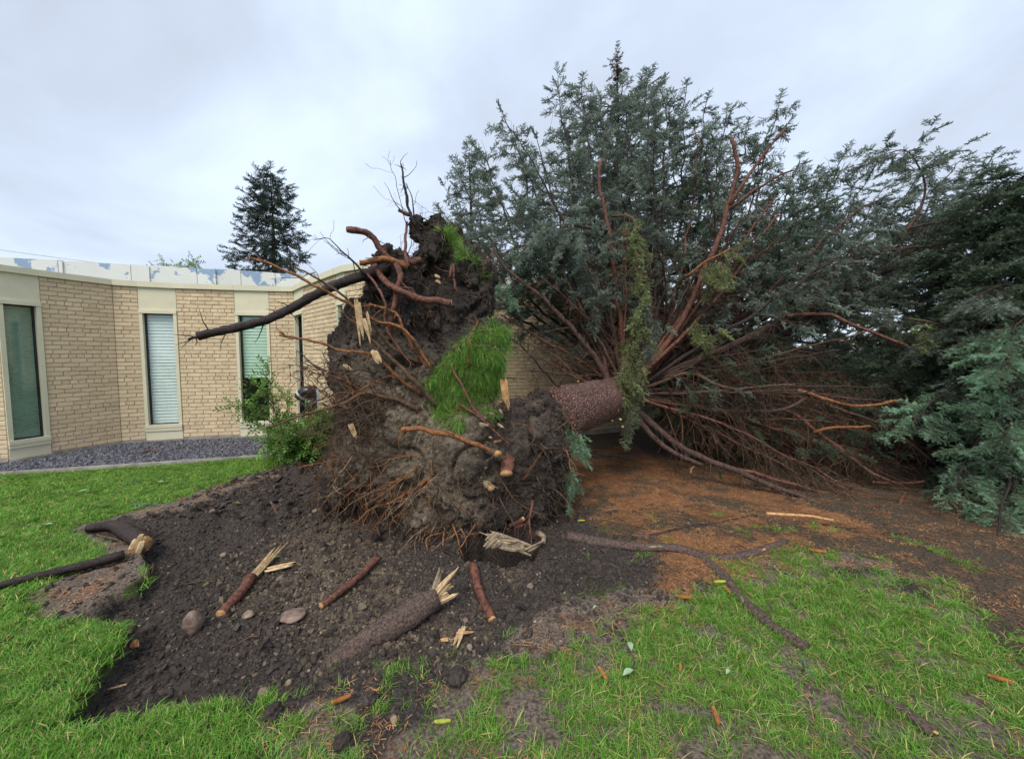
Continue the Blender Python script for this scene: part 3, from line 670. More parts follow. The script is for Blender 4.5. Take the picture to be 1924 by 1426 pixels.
# gravel strip
gp = [(0,893),(120,886),(240,878),(360,870),(480,861),(560,856),(640,852)]
edge_pts = [G(-260, 905), G(-120, 899)] + [G(u, v) for u, v in gp]
def gravel():
    inner = [np.array([p[0], p[1], 0]) for p in [PTS[0] + np.array([-1.5, -0.3])] + PTS[:10]]
    poly = [(p[0], p[1]) for p in edge_pts] + [(p[0], p[1]) for p in inner[::-1]]
    m = MB(); n = len(poly); m.add([[p[0], p[1], 0.018] for p in poly], [tuple(range(n))])
    o = m.build('gravel_bed', mat('gravel_base', (0.06, 0.06, 0.07), scale=40, var=0.5), smooth=False); tag(o, 'grey gravel bed along the foot of the brick wall', kind='structure')
    n = 60000; x = rng.uniform(-9, -1.8, n); y = rng.uniform(4.2, 7.1, n); k = sdpoly(x, y, poly) > 0.015; x, y = x[k][:13000], y[k][:13000]
    srcs = []
    for i in range(4): srcs.append(source('slate_chip', rock_mb((0.02, 0.014, 0.007), 1, 0.5, seed=i), M['slate']))
    o = scatter('gravel_stones', 'slate', srcs, np.stack([x, y, rng.uniform(0.018, 0.034, len(x))], 1), rng.uniform(0, 6.28, (len(x), 3)) * np.array([0.25, 0.25, 1]), rng.uniform(0.6, 1.6, len(x)))
    tag(o, 'dark blue grey slate chips covering the strip by the wall')
def rock_mb(half, sub=2, amp=0.25, seed=0, freq=1.6):
    bm = bmesh.new(); bmesh.ops.create_icosphere(bm, subdivisions=sub, radius=1.0)
    V = np.array([v.co[:] for v in bm.verts]); Fc = [tuple(v.index for v in f.verts) for f in bm.faces]; bm.free()
    nz = fbm(V[:, 0] * freq + seed * 13.1, V[:, 1] * freq + 3, V[:, 2] * freq, o=3)
    V = V * (1 + amp * nz)[:, None] * np.array(half); m = MB(); m.add(V, Fc); return m
gravel()
m = MB(); path = [p + np.array([0, -0.0, 0.012]) for p in edge_pts]; 
for a, b in zip(path[:-1], path[1:]): slab(m, b[:2], a[:2], -0.05, 0.045 + rng.uniform(-0.002, 0.002), -0.025, 0.025, ext=0.001)
e = m.build('edging', M['concrete'], None, smooth=False); tag(e, 'thin tan edging strip between the lawn and the slate gravel', 'edging')

# ------------------------------------------------------------------ foliage sources
def spray_mb(L0=0.28, nsh=15, needle=0.022, nw=0.0065, per=44, seed=0, droop=0.04):
    r = np.random.default_rng(100 + seed); mb = MB()
    def shoot(a, d, L_):
        d = d / np.linalg.norm(d); n = max(4, int(per * L_ / 0.1)); u = np.cross(d, [0, 0, 1.0]); u /= np.linalg.norm(u) + 1e-9; w = np.cross(u, d)
        mb.tube(np.array([a, a + d * L_]), [0.0035, 0.002], 3, 1)
        t = np.linspace(0.05, 1.0, n); ph = r.uniform(0, 6.28, n); V = []; Fc = []
        for i in range(n):
            o = a + d * L_ * t[i]; rad = math.cos(ph[i]) * u + math.sin(ph[i]) * w
            fwd = r.uniform(0.45, 1.0); dr = rad + d * fwd; dr /= np.linalg.norm(dr); s = np.cross(dr, rad); s = s / (np.linalg.norm(s) + 1e-9) * nw / 2 if i % 2 else np.cross(dr, d) / (np.linalg.norm(np.cross(dr, d)) + 1e-9) * nw / 2
            tip = o + dr * needle * r.uniform(0.75, 1.1); k = len(V); V += [o - s, o + s, tip + s * 0.3, tip - s * 0.3]; Fc.append((k, k + 1, k + 2, k + 3))
        mb.add(V, Fc, 0)
    N_ = 5; pts = [np.array([0, L0 * t, -droop * t * t]) for t in np.linspace(0, 1, N_)]
    for i in range(N_ - 1): shoot(pts[i], pts[i + 1] - pts[i], np.linalg.norm(pts[i + 1] - pts[i]) * 1.02)
    for i in range(nsh):
        t = 0.08 + 0.85 * i / nsh + r.uniform(-0.04, 0.04); sgn = 1 if i % 2 else -1; a = np.array([0, L0 * t, -droop * t * t]); an = R(r.uniform(32, 78))
        L_ = 0.13 * (1.05 - 0.6 * t) * r.uniform(0.5, 1.3)
        shoot(a, np.array([sgn * math.sin(an), math.cos(an), r.uniform(-0.75, 0.55)]), L_)
    return mb
def spray_set(key, nmat, **kw):
    return [source('needle_spray', spray_mb(seed=i, **kw), [M[nmat], M['twig']]) for i in range(5)]
SP = {'blue': spray_set('blue', 'needle'), 'dark': spray_set('dark', 'needle_dark'), 'yellow': spray_set('yellow', 'needle_yellow'),
      'far': spray_set('far', 'needle_far', per=16, nw=0.009, needle=0.03), 'bright': spray_set('bright', 'needle_bright', per=70, nw=0.0028, needle=0.022),
      'brown': spray_set('brown', 'needle_brown'), 'olive': spray_set('olive', 'needle_olive'), 'nearblue': spray_set('nearblue', 'needle', per=55, nw=0.0035, needle=0.022)}

class Fol:
    def __init__(s): s.p = []; s.d = []; s.u = []; s.s = []
    def add(s, p, d, u, sc_): s.p.append(p); s.d.append(d); s.u.append(u); s.s.append(sc_)
    def build(s, name, key, parent, par_obj=None):
        if not s.p: return None
        e = euler_from(np.array(s.d), np.array(s.u))
        o = scatter(name, key, SP[key], np.array(s.p), e, np.array(s.s), parent)
        if par_obj is not None: o.parent = par_obj
        return o
def unit(v): return v / (np.linalg.norm(v) + 1e-9)
def branch(mb, path, r0, r1, fol, f0=0.35, sp2=0.15, L2=0.6, leaf=True, twigs=True, droop=0.25, sscale=1.0, mi=0, tmi=1, sides=7, rnd=0.3, bare3=0, ang=(45, 70), rough=0.12, cap=None, spf=0.17, dens=1.0, mtip=0.25):
    """limb with side branchlets; sprays go into fol"""
    n = len(path); t = np.linspace(0, 1, n); rad = r0 + (r1 - r0) * t ** 0.8
    mb.tube(path, rad, sides, mi, cap=cap, rough=rough)
    seg = np.linalg.norm(np.diff(path, axis=0), axis=1); L_ = seg.sum(); cum = np.concatenate([[0], np.cumsum(seg)])
    if r0 > 0.009:
        for _ in range(int(L_ / 0.055)):
            i = rng.integers(1, n - 1); d = unit(path[i] - path[i - 1]); o_ = unit(np.cross(d, rng.normal(size=3))); p = path[i] + o_ * rad[i] * 0.7; q = np.array([p, p + (o_ + d * 0.5) * rng.uniform(0.012, 0.05)]); mb.tube(q, [0.0035, 0.0022], 4, mi)
    if not twigs: return
    s = f0 * L_; side = 1
    while s < L_:
        i = min(n - 2, np.searchsorted(cum, s) - 1); i = max(i, 0); p = path[i] + (path[i + 1] - path[i]) * ((s - cum[i]) / (seg[i] + 1e-9))
        d = unit(path[min(i + 1, n - 1)] - path[max(i - 1, 0)]); upv = np.array([0, 0, 1.0]) + 0.4 * rng.normal(size=3)
        x = unit(np.cross(d, upv)); a = R(rng.uniform(*ang)); f = s / L_
        d2 = unit(d * math.cos(a) + x * side * math.sin(a) + np.array([0, 0, rng.uniform(-droop, 0.12)]))
        l2 = L2 * (1.0 - (1 - mtip) * max(0, (f - 0.3) / 0.7)) * rng.uniform(1 - rnd, 1 + rnd)
        m = max(3, int(l2 / 0.12)); q = [p]; dd = d2.copy()
        for k in range(m):
            dd = unit(dd + np.array([0, 0, -droop * 0.22]) + 0.13 * rng.normal(size=3)); q.append(q[-1] + dd * l2 / m)
        q = np.array(q); rr = max(0.003, (rad[i]) * 0.32)
        mb.tube(q, np.linspace(min(rr, 0.009), 0.0018, len(q)), 4, tmi)
        if leaf:
            k = 0.08 if l2 > 0.2 else 0.02; sd = 1
            while k < l2:
                if rng.random() < dens:
                    j = min(m - 1, int(k / l2 * m)); pp = q[j] + (q[j + 1] - q[j]) * (k / l2 * m - j); de = unit(q[j + 1] - q[j])
                    xx = unit(np.cross(de, np.array([0, 0, 1.0]) + 0.5 * rng.normal(size=3)))
                    fol.add(pp, unit(de + xx * sd * rng.uniform(0.5, 1.1) + np.array([0, 0, rng.uniform(-droop * 1.4, 0.15)])), unit(np.array([0, 0, 1.0]) + 0.5 * rng.normal(size=3)), sscale * rng.uniform(0.6, 1.05))
                k += spf * rng.uniform(0.7, 1.3); sd = -sd
            fol.add(q[-1], unit(q[-1] - q[-2]), unit(np.array([0, 0, 1.0]) + 0.3 * rng.normal(size=3)), sscale * rng.uniform(0.6, 0.95))
        for b in range(bare3):
            j = rng.integers(0, m); pp = q[j]; d3 = unit(unit(q[j + 1] - q[j]) + rng.normal(size=3) * 0.8 + np.array([0, 0, -0.4])); l3 = rng.uniform(0.08, 0.38)
            q3 = np.array([pp, pp + d3 * l3 * 0.5 + rng.normal(size=3) * 0.02, pp + unit(d3 + np.array([0, 0, -0.3]) + 0.3 * rng.normal(size=3)) * l3]); mb.tube(q3, [0.003, 0.0023, 0.0013], 3, tmi)
        s += sp2 * rng.uniform(0.6, 1.4); side = -side
    if leaf:
        fol.add(path[-1], unit(path[-1] - path[-2]), np.array([0, 0, 1.0]), sscale)

def spruce(loc, H, Rm, label, key='dark', z0=0.6, whorl=0.34, nb=6, sscale=1.2, sp2=0.22, spf=0.24, trunk_r=0.14, tipkey=None, name='spruce_tree', drop=0.3, group=None, azr=None, dens=0.9, pw=0.85, bark='bark_dark', sep=False, L2f=0.45):
    t = empty(name, loc, label, 'tree', group); L0 = LOC[t]
    tr = MB(); pts = np.array([[L0[0] + 0.03 * math.sin(k), L0[1] + 0.03 * math.cos(k * 1.7), L0[2] - 0.05 + H * k / 10] for k in range(11)])
    tr.tube(pts, np.linspace(trunk_r, 0.012, 11), 8, 0, rough=0.08); tr.build('trunk', M[bark], t)
    mb = MB(); fol = Fol(); ftip = Fol(); z = z0
    while z < H * 0.985:
        f = (z - z0) / (H - z0); n = nb if f < 0.85 else 4
        for k in range(n):
            az = rng.uniform(0, 6.283)
            if azr is not None and not (azr[0] < az < azr[1]): continue
            Lb = Rm * ((1 - f) ** pw) * rng.uniform(0.6, 1.12) + 0.12
            if tipkey and f > 0.90: Lb = 0.10 + 0.05 * rng.random()
            out = np.array([math.cos(az), math.sin(az), 0]); rise = 0.30 * f - drop * (1 - f); zz = z + rng.uniform(-whorl / 2, whorl / 2)
            b = np.array([L0[0], L0[1], L0[2] + zz]); q = [b + out * Lb * s + np.array([0, 0, Lb * (rise * s + (-0.10 * math.sin(s * 3.0) + 0.10 * s * s))]) for s in np.linspace(0, 1, 7)]
            q = np.array(q) + rng.normal(size=(7, 3)) * 0.02 * np.linspace(0, 1, 7)[:, None]
            q[:, 2] = np.maximum(q[:, 2], L0[2] + 0.06)
            branch(mb, q, 0.012 + 0.012 * Lb, 0.004, fol if f < 0.90 or tipkey is None else ftip, f0=0.18, sp2=sp2, L2=L2f * Lb * 0.8 + 0.12, sscale=sscale if not (tipkey and f > 0.9) else 0.5, sides=4, droop=0.3, spf=spf if not (tipkey and f > 0.9) else 0.08, dens=dens, rough=0)
        z += whorl * (1 - 0.45 * f)
    mb.build('branches', [M[bark], M['twig']], t)
    fol.build('crown', key, t)
    if tipkey:
        for k in range(46):
            zt = H - 0.55 + 0.95 * k / 46; az = rng.uniform(0, 6.28); dr = np.array([math.cos(az), math.sin(az), rng.uniform(-0.3, 0.9)]); ftip.add(np.array([L0[0], L0[1], L0[2] + zt]), unit(dr), np.array([0, 0, 1.0]), 0.62 * (1.08 - k / 60))
        ftip.build('crown_tip', tipkey, t)
    return t

# ------------------------------------------------------------------ background trees
g = P(512, 420, 30); spruce((g[0], 30, 0), 15.6, 3.3, 'dark conical spruce standing far off behind the flat roof', key='far', z0=6.5, whorl=0.62, nb=7, sscale=2.6, sp2=0.5, spf=0.5, trunk_r=0.3, drop=0.22, dens=1, pw=0.75)
def leafy_tree(u, v, Y, w, label, key):
    top = P(u, v, Y); t = empty('leafy_tree', (top[0], Y, 0), label, 'tree')
    m = MB(); m.tube([[top[0], Y, -0.1], [top[0] + 0.1, Y, top[2] * 0.5], [top[0], Y, top[2] - 0.5]], [0.16, 0.12, 0.05], 7); 
    for k in range(7):
        a = rng.uniform(0, 6.28); z = top[2] - rng.uniform(0.8, 2.2); m.tube([[top[0], Y, z - 0.5], [top[0] + w * 0.4 * math.cos(a), Y + w * 0.4 * math.sin(a), z + 0.2], [top[0] + w * 0.7 * math.cos(a), Y + w * 0.7 * math.sin(a), z + 0.7]], [0.05, 0.03, 0.01], 5)
    m.build('trunk', M['bark'], t)
    n = 420; p = rng.normal(size=(n, 3)) * np.array([w * 0.42, w * 0.42, 0.75]) + np.array([top[0], Y, top[2] - 1.2]); p = p[p[:, 2] < top[2] + 0.15]
    scatter('crown', 'leaves', LEAF, p, rng.uniform(0, 6.28, (len(p), 3)), rng.uniform(1.6, 3.0, len(p)), t)
def leafspray(seed, mt='leaf'):
    r = np.random.default_rng(seed); mb = MB(); L0 = 0.18
    mb.tube(np.array([[0, 0, 0], [0, L0, -0.02]]), [0.002, 0.001], 3, 1)
    for i in range(9):
        t = (i + 1) / 9; a = np.array([0, L0 * t, -0.02 * t]); an = R(r.uniform(30, 80)) * (1 if i % 2 else -1) * (0.3 if i == 8 else 1)
        d = np.array([math.sin(an), math.cos(an), r.uniform(-0.4, 0.4)]); d /= np.linalg.norm(d); x = np.cross(d, [0, 0, 1]); x /= np.linalg.norm(x); l = r.uniform(0.035, 0.055); w = l * 0.28
        zz = np.cross(x, d) * w * 0.35
        mb.add([a, a + d * l * 0.45 + x * w + zz, a + d * l, a + d * l * 0.45 - x * w + zz, a + d * l * 0.5], [(0, 4, 1), (1, 4, 2), (2, 4, 3), (3, 4, 0)], 0)
    return source('leaf_spray', mb, [M[mt], M['twig']])
LEAF = [leafspray(i) for i in range(3)]
hd = empty('hedge', (8, 15, 0), 'dark hedge of conifers low behind the fallen tree', 'hedge')
def hedge():
    mb = MB(); fo = Fol()
    for k in range(420):
        x = rng.uniform(2.2, 18); y = 15 + rng.uniform(-0.8, 0.8); z = rng.uniform(0.1, 2.0 + 0.5 * math.sin(x * 1.3) + 0.3 * math.sin(x * 3.1)); d = unit(np.array([rng.normal() * 0.6, -0.6, rng.normal() * 0.4 + 0.3])); p = np.array([x, y, z])
        mb.tube(np.array([p - d * 0.6, p + d * 0.3]), 0.01, 3)
        for j in range(3): fo.add(p + rng.normal(size=3) * 0.15, unit(d + rng.normal(size=3) * 0.6), np.array([0, 0, 1.0]), rng.uniform(1.8, 2.6))
    mb.build('branches', M['twig'], hd); fo.build('foliage', 'dark', hd)
hedge()
leafy_tree(315, 497, 24, 1.0, 'small leafy treetop above the roof, left of the other leafy treetop', 0)
leafy_tree(358, 495, 24, 0.8, 'small leafy treetop above the roof, right next to the far spruce', 0)
m = MB(); A, B = P(-120, 452, 16), P(760, 545, 22)
m.tube([A + (B - A) * t + np.array([0, 0, -1.2 * t * (1 - t)]) for t in np.linspace(0, 1, 24)], 0.012, 4)
tag(m.build('overhead_cable', M['cable'], None, loc=A), 'thin overhead cable crossing the sky above the flat roof', 'cable')

gx = P(1158, 250, 9.0)
spruce((gx[0], 9.0, 0), 8.1, 2.25, 'tall standing spruce with brown cone laden tip behind the fallen tree', key='blue', z0=1.2, whorl=0.33, nb=6, sscale=1.15, sp2=0.22, spf=0.24, trunk_r=0.14, tipkey='brown', drop=0.12, dens=0.58, pw=0.66)
gx = P(1480, 600, 10.0)
spruce((gx[0], 10.0, 0), 5.7, 2.5, 'dark spruce behind the right half of the fallen tree, nearer the tall one', key='dark', z0=0.5, whorl=0.42, nb=5, sscale=1.3, sp2=0.26, spf=0.28, drop=0.05, dens=0.8, pw=0.6)
gx = P(1745, 600, 9.2)
spruce((gx[0], 9.2, 0), 5.1, 2.5, 'dark spruce in the gap between fallen tree and the right edge tree', key='dark', z0=0.5, whorl=0.42, nb=5, sscale=1.3, sp2=0.26, spf=0.28, drop=0.05, dens=0.8, pw=0.6)
gx = P(905, 600, 10.5)
spruce((gx[0] - 0.3, 10.5, 0), 6.9, 1.3, 'slender spruce above the roof behind the root plate', key='blue', z0=2.4, whorl=0.40, nb=5, sscale=1.1, sp2=0.24, spf=0.26, drop=0.05, dens=0.8, pw=0.7)

# near blue spruce at the right edge, with long low limbs reaching into the picture
NS = empty('blue_spruce', (6.6, 4.9, 0), 'blue spruce at the right edge with pale tips reaching over bare ground', 'tree')
def near_spruce():
    m = MB(); m.tube([[6.6, 4.9, -0.1], [6.62, 4.9, 1.5], [6.6, 4.92, 2.8], [6.6, 4.9, 3.9]], [0.2, 0.17, 0.11, 0.02], 10, rough=0.06); m.build('trunk', M['bark_dark'], NS)
    base = np.array([6.6, 4.9, 0])
    heroes = [((1705,805),3.9,1.35),((1785,920),3.5,0.95),((1872,1022),3.05,0.5),((1880,700),3.4,1.6),((1828,570),4.2,2.1),((1730,650),4.6,1.7),((1715,775),4.4,1.2),((1888,820),3.4,1.1),((1850,470),4.9,2.6),((1780,560),5.2,2.2),((1800,740),4.2,1.5),((1900,640),3.7,1.8),((1830,640),4.2,1.9),((1895,760),3.6,1.4),((1860,880),3.7,1.0),((1905,950),3.4,0.8)]
    for (uv, Y, zb) in heroes:
        tip = P(uv[0], uv[1], Y); b = base + np.array([0, 0, zb + 0.1]); mid = (b + tip) / 2 + np.array([0, 0, 0.18]); q = smooth_path([b, mid, tip + (mid - tip) * 0.35 + np.array([0, 0, 0.06]), tip], 0.12, 0.03)
        mb = MB(); fo = Fol(); branch(mb, q, 0.03, 0.005, fo, f0=0.2, sp2=0.085, L2=0.50, sscale=0.78, droop=0.5, spf=0.075, dens=1.0, sides=6, mtip=0.25)
        o = mb.build('branch', [M['bark_dark'], M['twig']], NS)
        near = Y < 3.95
        # outer shoots are pale new growth, inner ones dark
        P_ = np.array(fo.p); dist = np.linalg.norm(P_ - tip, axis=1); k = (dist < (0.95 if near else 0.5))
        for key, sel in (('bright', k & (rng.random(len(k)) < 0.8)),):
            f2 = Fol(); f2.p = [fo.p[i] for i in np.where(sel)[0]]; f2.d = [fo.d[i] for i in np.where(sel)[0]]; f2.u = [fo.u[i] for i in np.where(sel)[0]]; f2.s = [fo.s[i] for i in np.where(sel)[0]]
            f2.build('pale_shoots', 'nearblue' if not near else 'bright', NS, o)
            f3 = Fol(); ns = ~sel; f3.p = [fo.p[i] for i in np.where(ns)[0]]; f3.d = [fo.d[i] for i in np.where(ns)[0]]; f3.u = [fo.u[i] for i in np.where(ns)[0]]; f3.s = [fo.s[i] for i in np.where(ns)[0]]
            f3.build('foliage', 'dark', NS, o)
    mb = MB(); fol = Fol(); z = 0.35
    while z < 3.75:
        f = z / 4.0
        for k in range(11):
            az = rng.uniform(1.7, 4.9); Lb = (1.75 * (1 - f) ** 0.8 + 0.35) * rng.uniform(0.7, 1.1); out = np.array([math.cos(az), math.sin(az), 0])
            q = np.array([base + np.array([0, 0, z]) + out * Lb * s + np.array([0, 0, Lb * (-0.22 * s + 0.16 * s * s)]) for s in np.linspace(0, 1, 7)]); q[:, 2] = np.maximum(q[:, 2], 0.08)
            branch(mb, q, 0.03, 0.004, fol, f0=0.2, sp2=0.17, L2=0.5, sscale=0.95, droop=0.5, spf=0.15, sides=4, rough=0)
        z += 0.28
    mb.build('inner_branches', [M['bark_dark'], M['twig']], NS); fol.build('crown', 'dark', NS)
near_spruce()

# ------------------------------------------------------------------ fallen tree
FT = empty('fallen_spruce', (P(1060, 775, 3.85)[0], 3.9, 0), 'uprooted blue spruce lying away from the camera with its root plate upright', 'tree')
T0 = P(1040, 780, 3.72); TD = unit(np.array([0.655, 0.745, 0.055]))
def T(s): return T0 + TD * s
m = MB(); ss = np.linspace(0, 11.5, 60); rad = np.interp(ss, [0, 0.3, 0.9, 1.7, 3, 7, 11.5], [0.27, 0.262, 0.25, 0.225, 0.19, 0.12, 0.02])
m.tube(np.array([T(s) for s in ss]) + rng.normal(size=(60, 3)) * 0.006, rad, 28, 0, rough=0.035); m.build('trunk', M['scaly'], FT)
m = MB()
for (u, v) in ((1155,738),(1131,777),(1134,772),(1166,788),(1160,770),(1150,790),(1170,802)):
    p = P(u, v, 4.25); m.add((rock_mb((0.018, 0.012, 0.014), 1, 0.4, seed=u).v[0]) + p, rock_mb((0.018, 0.012, 0.014), 1).f)
m.build('resin_spots', M['wood_pale'], FT, kind='stuff')

def add_limb(pix, r0, r1, key=None, bark='bark', cap=None, jit=0.03, fol_kw=None, twig='twig', name='branch', step=0.09):
    pts = smooth_path([P(*p) if len(p) == 3 and p[2] > 2 else np.array(p) for p in pix], step, jit)
    mb = MB(); fo = Fol(); kw = dict(leaf=key is not None, twigs=fol_kw is not None, droop=0.3, L2=0.55, sp2=0.16, mi=0, tmi=1, cap=2)
    if fol_kw: kw.update(fol_kw)
    branch(mb, pts, r0, r1, fo, **kw)
    o = mb.build(name, [M[bark], M[twig], M['wood']], FT)
    if key: fo.build('foliage', key, FT, o)
    return o, pts
TR = lambda s: tuple(T(s))
def lim(s, pts, *a, **k):
    """limb starting on the trunk axis at s, then through pixel+depth points"""
    path = [T(s)] + [P(*p) for p in pts]
    pts_ = smooth_path(path, 0.09, 0.03); mb = MB(); fo = Fol()
    r0, r1 = a; key = k.get('key'); kw = dict(leaf=key is not None, twigs=k.get('kw') is not None, droop=0.3, L2=0.55, sp2=0.16, mi=0, tmi=1, cap=2)
    if k.get('kw'): kw.update(k['kw'])
    branch(mb, pts_, r0, r1, fo, **kw); o = mb.build('branch', [M[k.get('bark', 'bark')], M[k.get('twig', 'twig')], M['wood']], FT)
    if key: fo.build('foliage', key, FT, o)
    return o
thin = dict(leaf=False, f0=0.2, sp2=0.13, L2=0.42, bare3=3, droop=0.35, rnd=0.6, rough=0.18)
thin2 = dict(leaf=False, f0=0.2, sp2=0.12, L2=0.5, bare3=3, droop=0.45)
lim(1.25, [(1130,690,4.75),(1070,612,4.8),(1000,545,4.85),(938,490,4.9),(925,462,4.95)], 0.046, 0.015, bark='bark', kw=thin)
lim(1.35, [(1120,640,5.1),(1080,580,5.2),(1020,538,5.3)], 0.036, 0.012, bark='bark', kw=thin)
lim(1.5, [(1150,600,5.2),(1115,505,5.3),(1040,450,5.3)], 0.04, 0.012, bark='bark', key='blue', kw=dict(f0=0.45, L2=0.65, droop=1.1, sp2=0.07, spf=0.10))
lim(1.6, [(1165,600,5.1),(1148,480,5.1),(1140,410,5.1),(1126,345,5.1),(1130,300,5.1)], 0.042, 0.020, bark='bark_red', kw=dict(leaf=False, f0=0.6, sp2=0.3, L2=0.3, bare3=1))
lim(1.6, [(1270,620,5.1),(1335,480,5.0),(1370,385,5.0),(1386,320,5.0),(1374,260,5.0)], 0.05, 0.024, bark='bark_red', kw=dict(leaf=False, f0=0.5, sp2=0.25, L2=0.4, bare3=2))
add_limb([(1372,385,5.0),(1420,312,4.95),(1478,238,4.9)], 0.026, 0.011, bark='bark_red', fol_kw=thin)
add_limb([(1372,392,5.0),(1430,350,4.9),(1490,322,4.8)], 0.022, 0.010, bark='bark_red', fol_kw=thin)
lim(1.7, [(1330,668,5.2),(1450,610,5.3),(1545,540,5.5),(1600,480,5.6),(1700,432,5.8),(1840,404,6.0)], 0.058, 0.012, bark='bark', kw=thin)
add_limb([(1585,500,5.6),(1650,475,5.7),(1790,458,5.8)], 0.03, 0.012, bark='bark_red', fol_kw=thin)
add_limb([(1700,438,5.8),(1728,395,5.8),(1738,350,5.8),(1722,305,5.75),(1698,282,5.7),(1640,298,5.6)], 0.020, 0.004, key='blue', bark='bark_red', jit=0.01, fol_kw=dict(f0=0.25, L2=0.5, sp2=0.07, droop=0.25, spf=0.09, sscale=0.8, mtip=0.4))
lim(2.0, [(1400,640,5.6),(1500,592,5.7),(1600,535,5.9),(1690,500,6.0)], 0.055, 0.03, bark='bark', kw=thin)
add_limb([(1480,595,5.3),(1560,592,5.1),(1620,615,4.9),(1702,650,4.7)], 0.032, 0.018, bark='bark_red', fol_kw=dict(leaf=False, f0=0.5, sp2=0.4, L2=0.2))
lim(1.6, [(1300,762,4.9),(1380,772,4.7),(1480,768,4.6),(1528,735,4.6)], 0.04, 0.02, bark='bark', kw=thin2)
add_limb([(1500,735,4.6),(1600,762,4.4),(1695,750,4.3)], 0.022, 0.014, bark='bark_orange', fol_kw=dict(leaf=False, f0=0.4, sp2=0.3, L2=0.25, bare3=1))
lim(1.4, [(1230,822,4.5),(1280,858,4.35),(1318,872,4.3)], 0.045, 0.024, bark='bark', kw=dict(leaf=False, f0=0.5, sp2=0.3, L2=0.25))
lim(1.5, [(1270,835,4.6),(1350,870,4.3),(1450,912,4.1),(1530,942,3.95),(1612,970,3.82)], 0.05, 0.022, bark='bark', kw=thin2)
add_limb([(1380,882,4.3),(1480,905,4.2),(1570,930,4.1),(1725,948,4.0)], 0.026, 0.012, bark='bark_red', fol_kw=thin2)
add_limb([(1702,925,3.85),(1685,955,3.75),(1662,988,3.66)], 0.015, 0.013, bark='bark_red')
add_limb([(1480,770,4.7),(1590,850,4.4),(1650,893,4.2),(1690,912,4.1)], 0.026, 0.014, bark='bark_red', fol_kw=thin2)
add_limb([(1560,762,4.7),(1660,800,4.5),(1750,866,4.3)], 0.024, 0.012, bark='bark', fol_kw=thin)
add_limb([(1525,812,4.5),(1570,805,4.4),(1632,798,4.3)], 0.017, 0.015, bark='bark_orange')
add_limb([(1640,905,4.2),(1700,908,4.1),(1740,904,4.0)], 0.012, 0.009, bark='bark_red')
add_limb([(1590,945,4.1),(1650,940,4.0),(1728,950,3.9)], 0.012, 0.009, bark='bark_red')
add_limb([(1590,995,3.6),(1650,998,3.55),(1680,1000,3.5)], 0.018, 0.012, bark='bark_dark')
add_limb([(1660,985,3.7),(1740,960,3.8),(1780,975,3.6),(1860,1010,3.4)], 0.008, 0.004, bark='bark_brown', fol_kw=thin)
lim(1.7, [(1290,702,4.8),(1340,718,4.6),(1382,732,4.5)], 0.03, 0.018, bark='bark_brown', key='blue', kw=dict(f0=0.5, L2=0.3, droop=1.4, sp2=0.2, spf=0.1, sscale=0.8, dens=0.8))
add_limb([(1040,470,5.3),(985,462,5.2),(945,478,5.1),(930,520,5.05)], 0.02, 0.006, key='blue', fol_kw=dict(f0=0.1, L2=0.4, sp2=0.06, droop=1.1, spf=0.09, sscale=0.8))
add_limb([(1060,520,5.3),(1010,530,5.2),(960,560,5.1)], 0.016, 0.005, key='dark', fol_kw=dict(f0=0.1, L2=0.35, sp2=0.07, droop=1.0, spf=0.10, sscale=0.8))
add_limb([(1110,430,5.1),(1060,425,5.0),(1010,440,4.95),(985,470,4.9)], 0.018, 0.006, key='blue', fol_kw=dict(f0=0.1, L2=0.5, sp2=0.055, droop=1.3, spf=0.08, sscale=0.85))
add_limb([(1205,690,4.7),(1190,720,4.45),(1183,770,4.35),(1178,815,4.3)], 0.012, 0.004, key='olive', bark='bark_brown', fol_kw=dict(f0=0.1, L2=0.2, sp2=0.05, droop=1.5, spf=0.08, sscale=0.7))
# hanging drapes of yellow green foliage
add_limb([(1150,405,4.9),(1188,410,4.7),(1195,470,4.6),(1207,560,4.5),(1185,640,4.45),(1165,722,4.4)], 0.016, 0.004, key='yellow', bark='bark_brown', fol_kw=dict(f0=0.08, L2=0.22, sp2=0.05, droop=1.7, spf=0.075, sscale=0.7, mtip=1.9, ang=(20, 75), rnd=0.6))
add_limb([(1200,560,4.5),(1222,600,4.45),(1215,650,4.4)], 0.008, 0.003, key='nearblue', bark='bark_brown', fol_kw=dict(f0=0.0, L2=0.22, sp2=0.06, droop=1.3, spf=0.08, sscale=0.7))
add_limb([(1290,520,4.9),(1330,490,4.8),(1372,470,4.7)], 0.02, 0.012, key='yellow', bark='bark_orange', fol_kw=dict(f0=0.3, L2=0.45, sp2=0.06, droop=1.6, spf=0.09, sscale=0.8))
add_limb([(1290,650,4.8),(1320,610,4.7),(1352,620,4.6)], 0.01, 0.006, key='yellow', bark='bark_brown', fol_kw=dict(f0=0.4, L2=0.3, sp2=0.05, droop=1.6, spf=0.09, sscale=0.75))
add_limb([(1100,490,5.0),(1118,540,4.9),(1116,610,4.85)], 0.01, 0.004, key='nearblue', bark='bark_brown', fol_kw=dict(f0=0.1, L2=0.15, sp2=0.06, droop=1.6, spf=0.08, sscale=0.7, ang=(20, 50)))
add_limb([(925,475,4.9),(935,520,4.85),(962,560,4.8)], 0.008, 0.003, key='bright', bark='bark_brown', fol_kw=dict(f0=0.4, L2=0.12, sp2=0.06, droop=1.2, spf=0.08, sscale=0.6))
add_limb([(1700,600,4.9),(1760,610,4.7),(1800,640,4.6)], 0.012, 0.006, key='yellow', bark='bark_brown', fol_kw=dict(f0=0.2, L2=0.4, sp2=0.06, droop=1.2, spf=0.09, sscale=0.8))
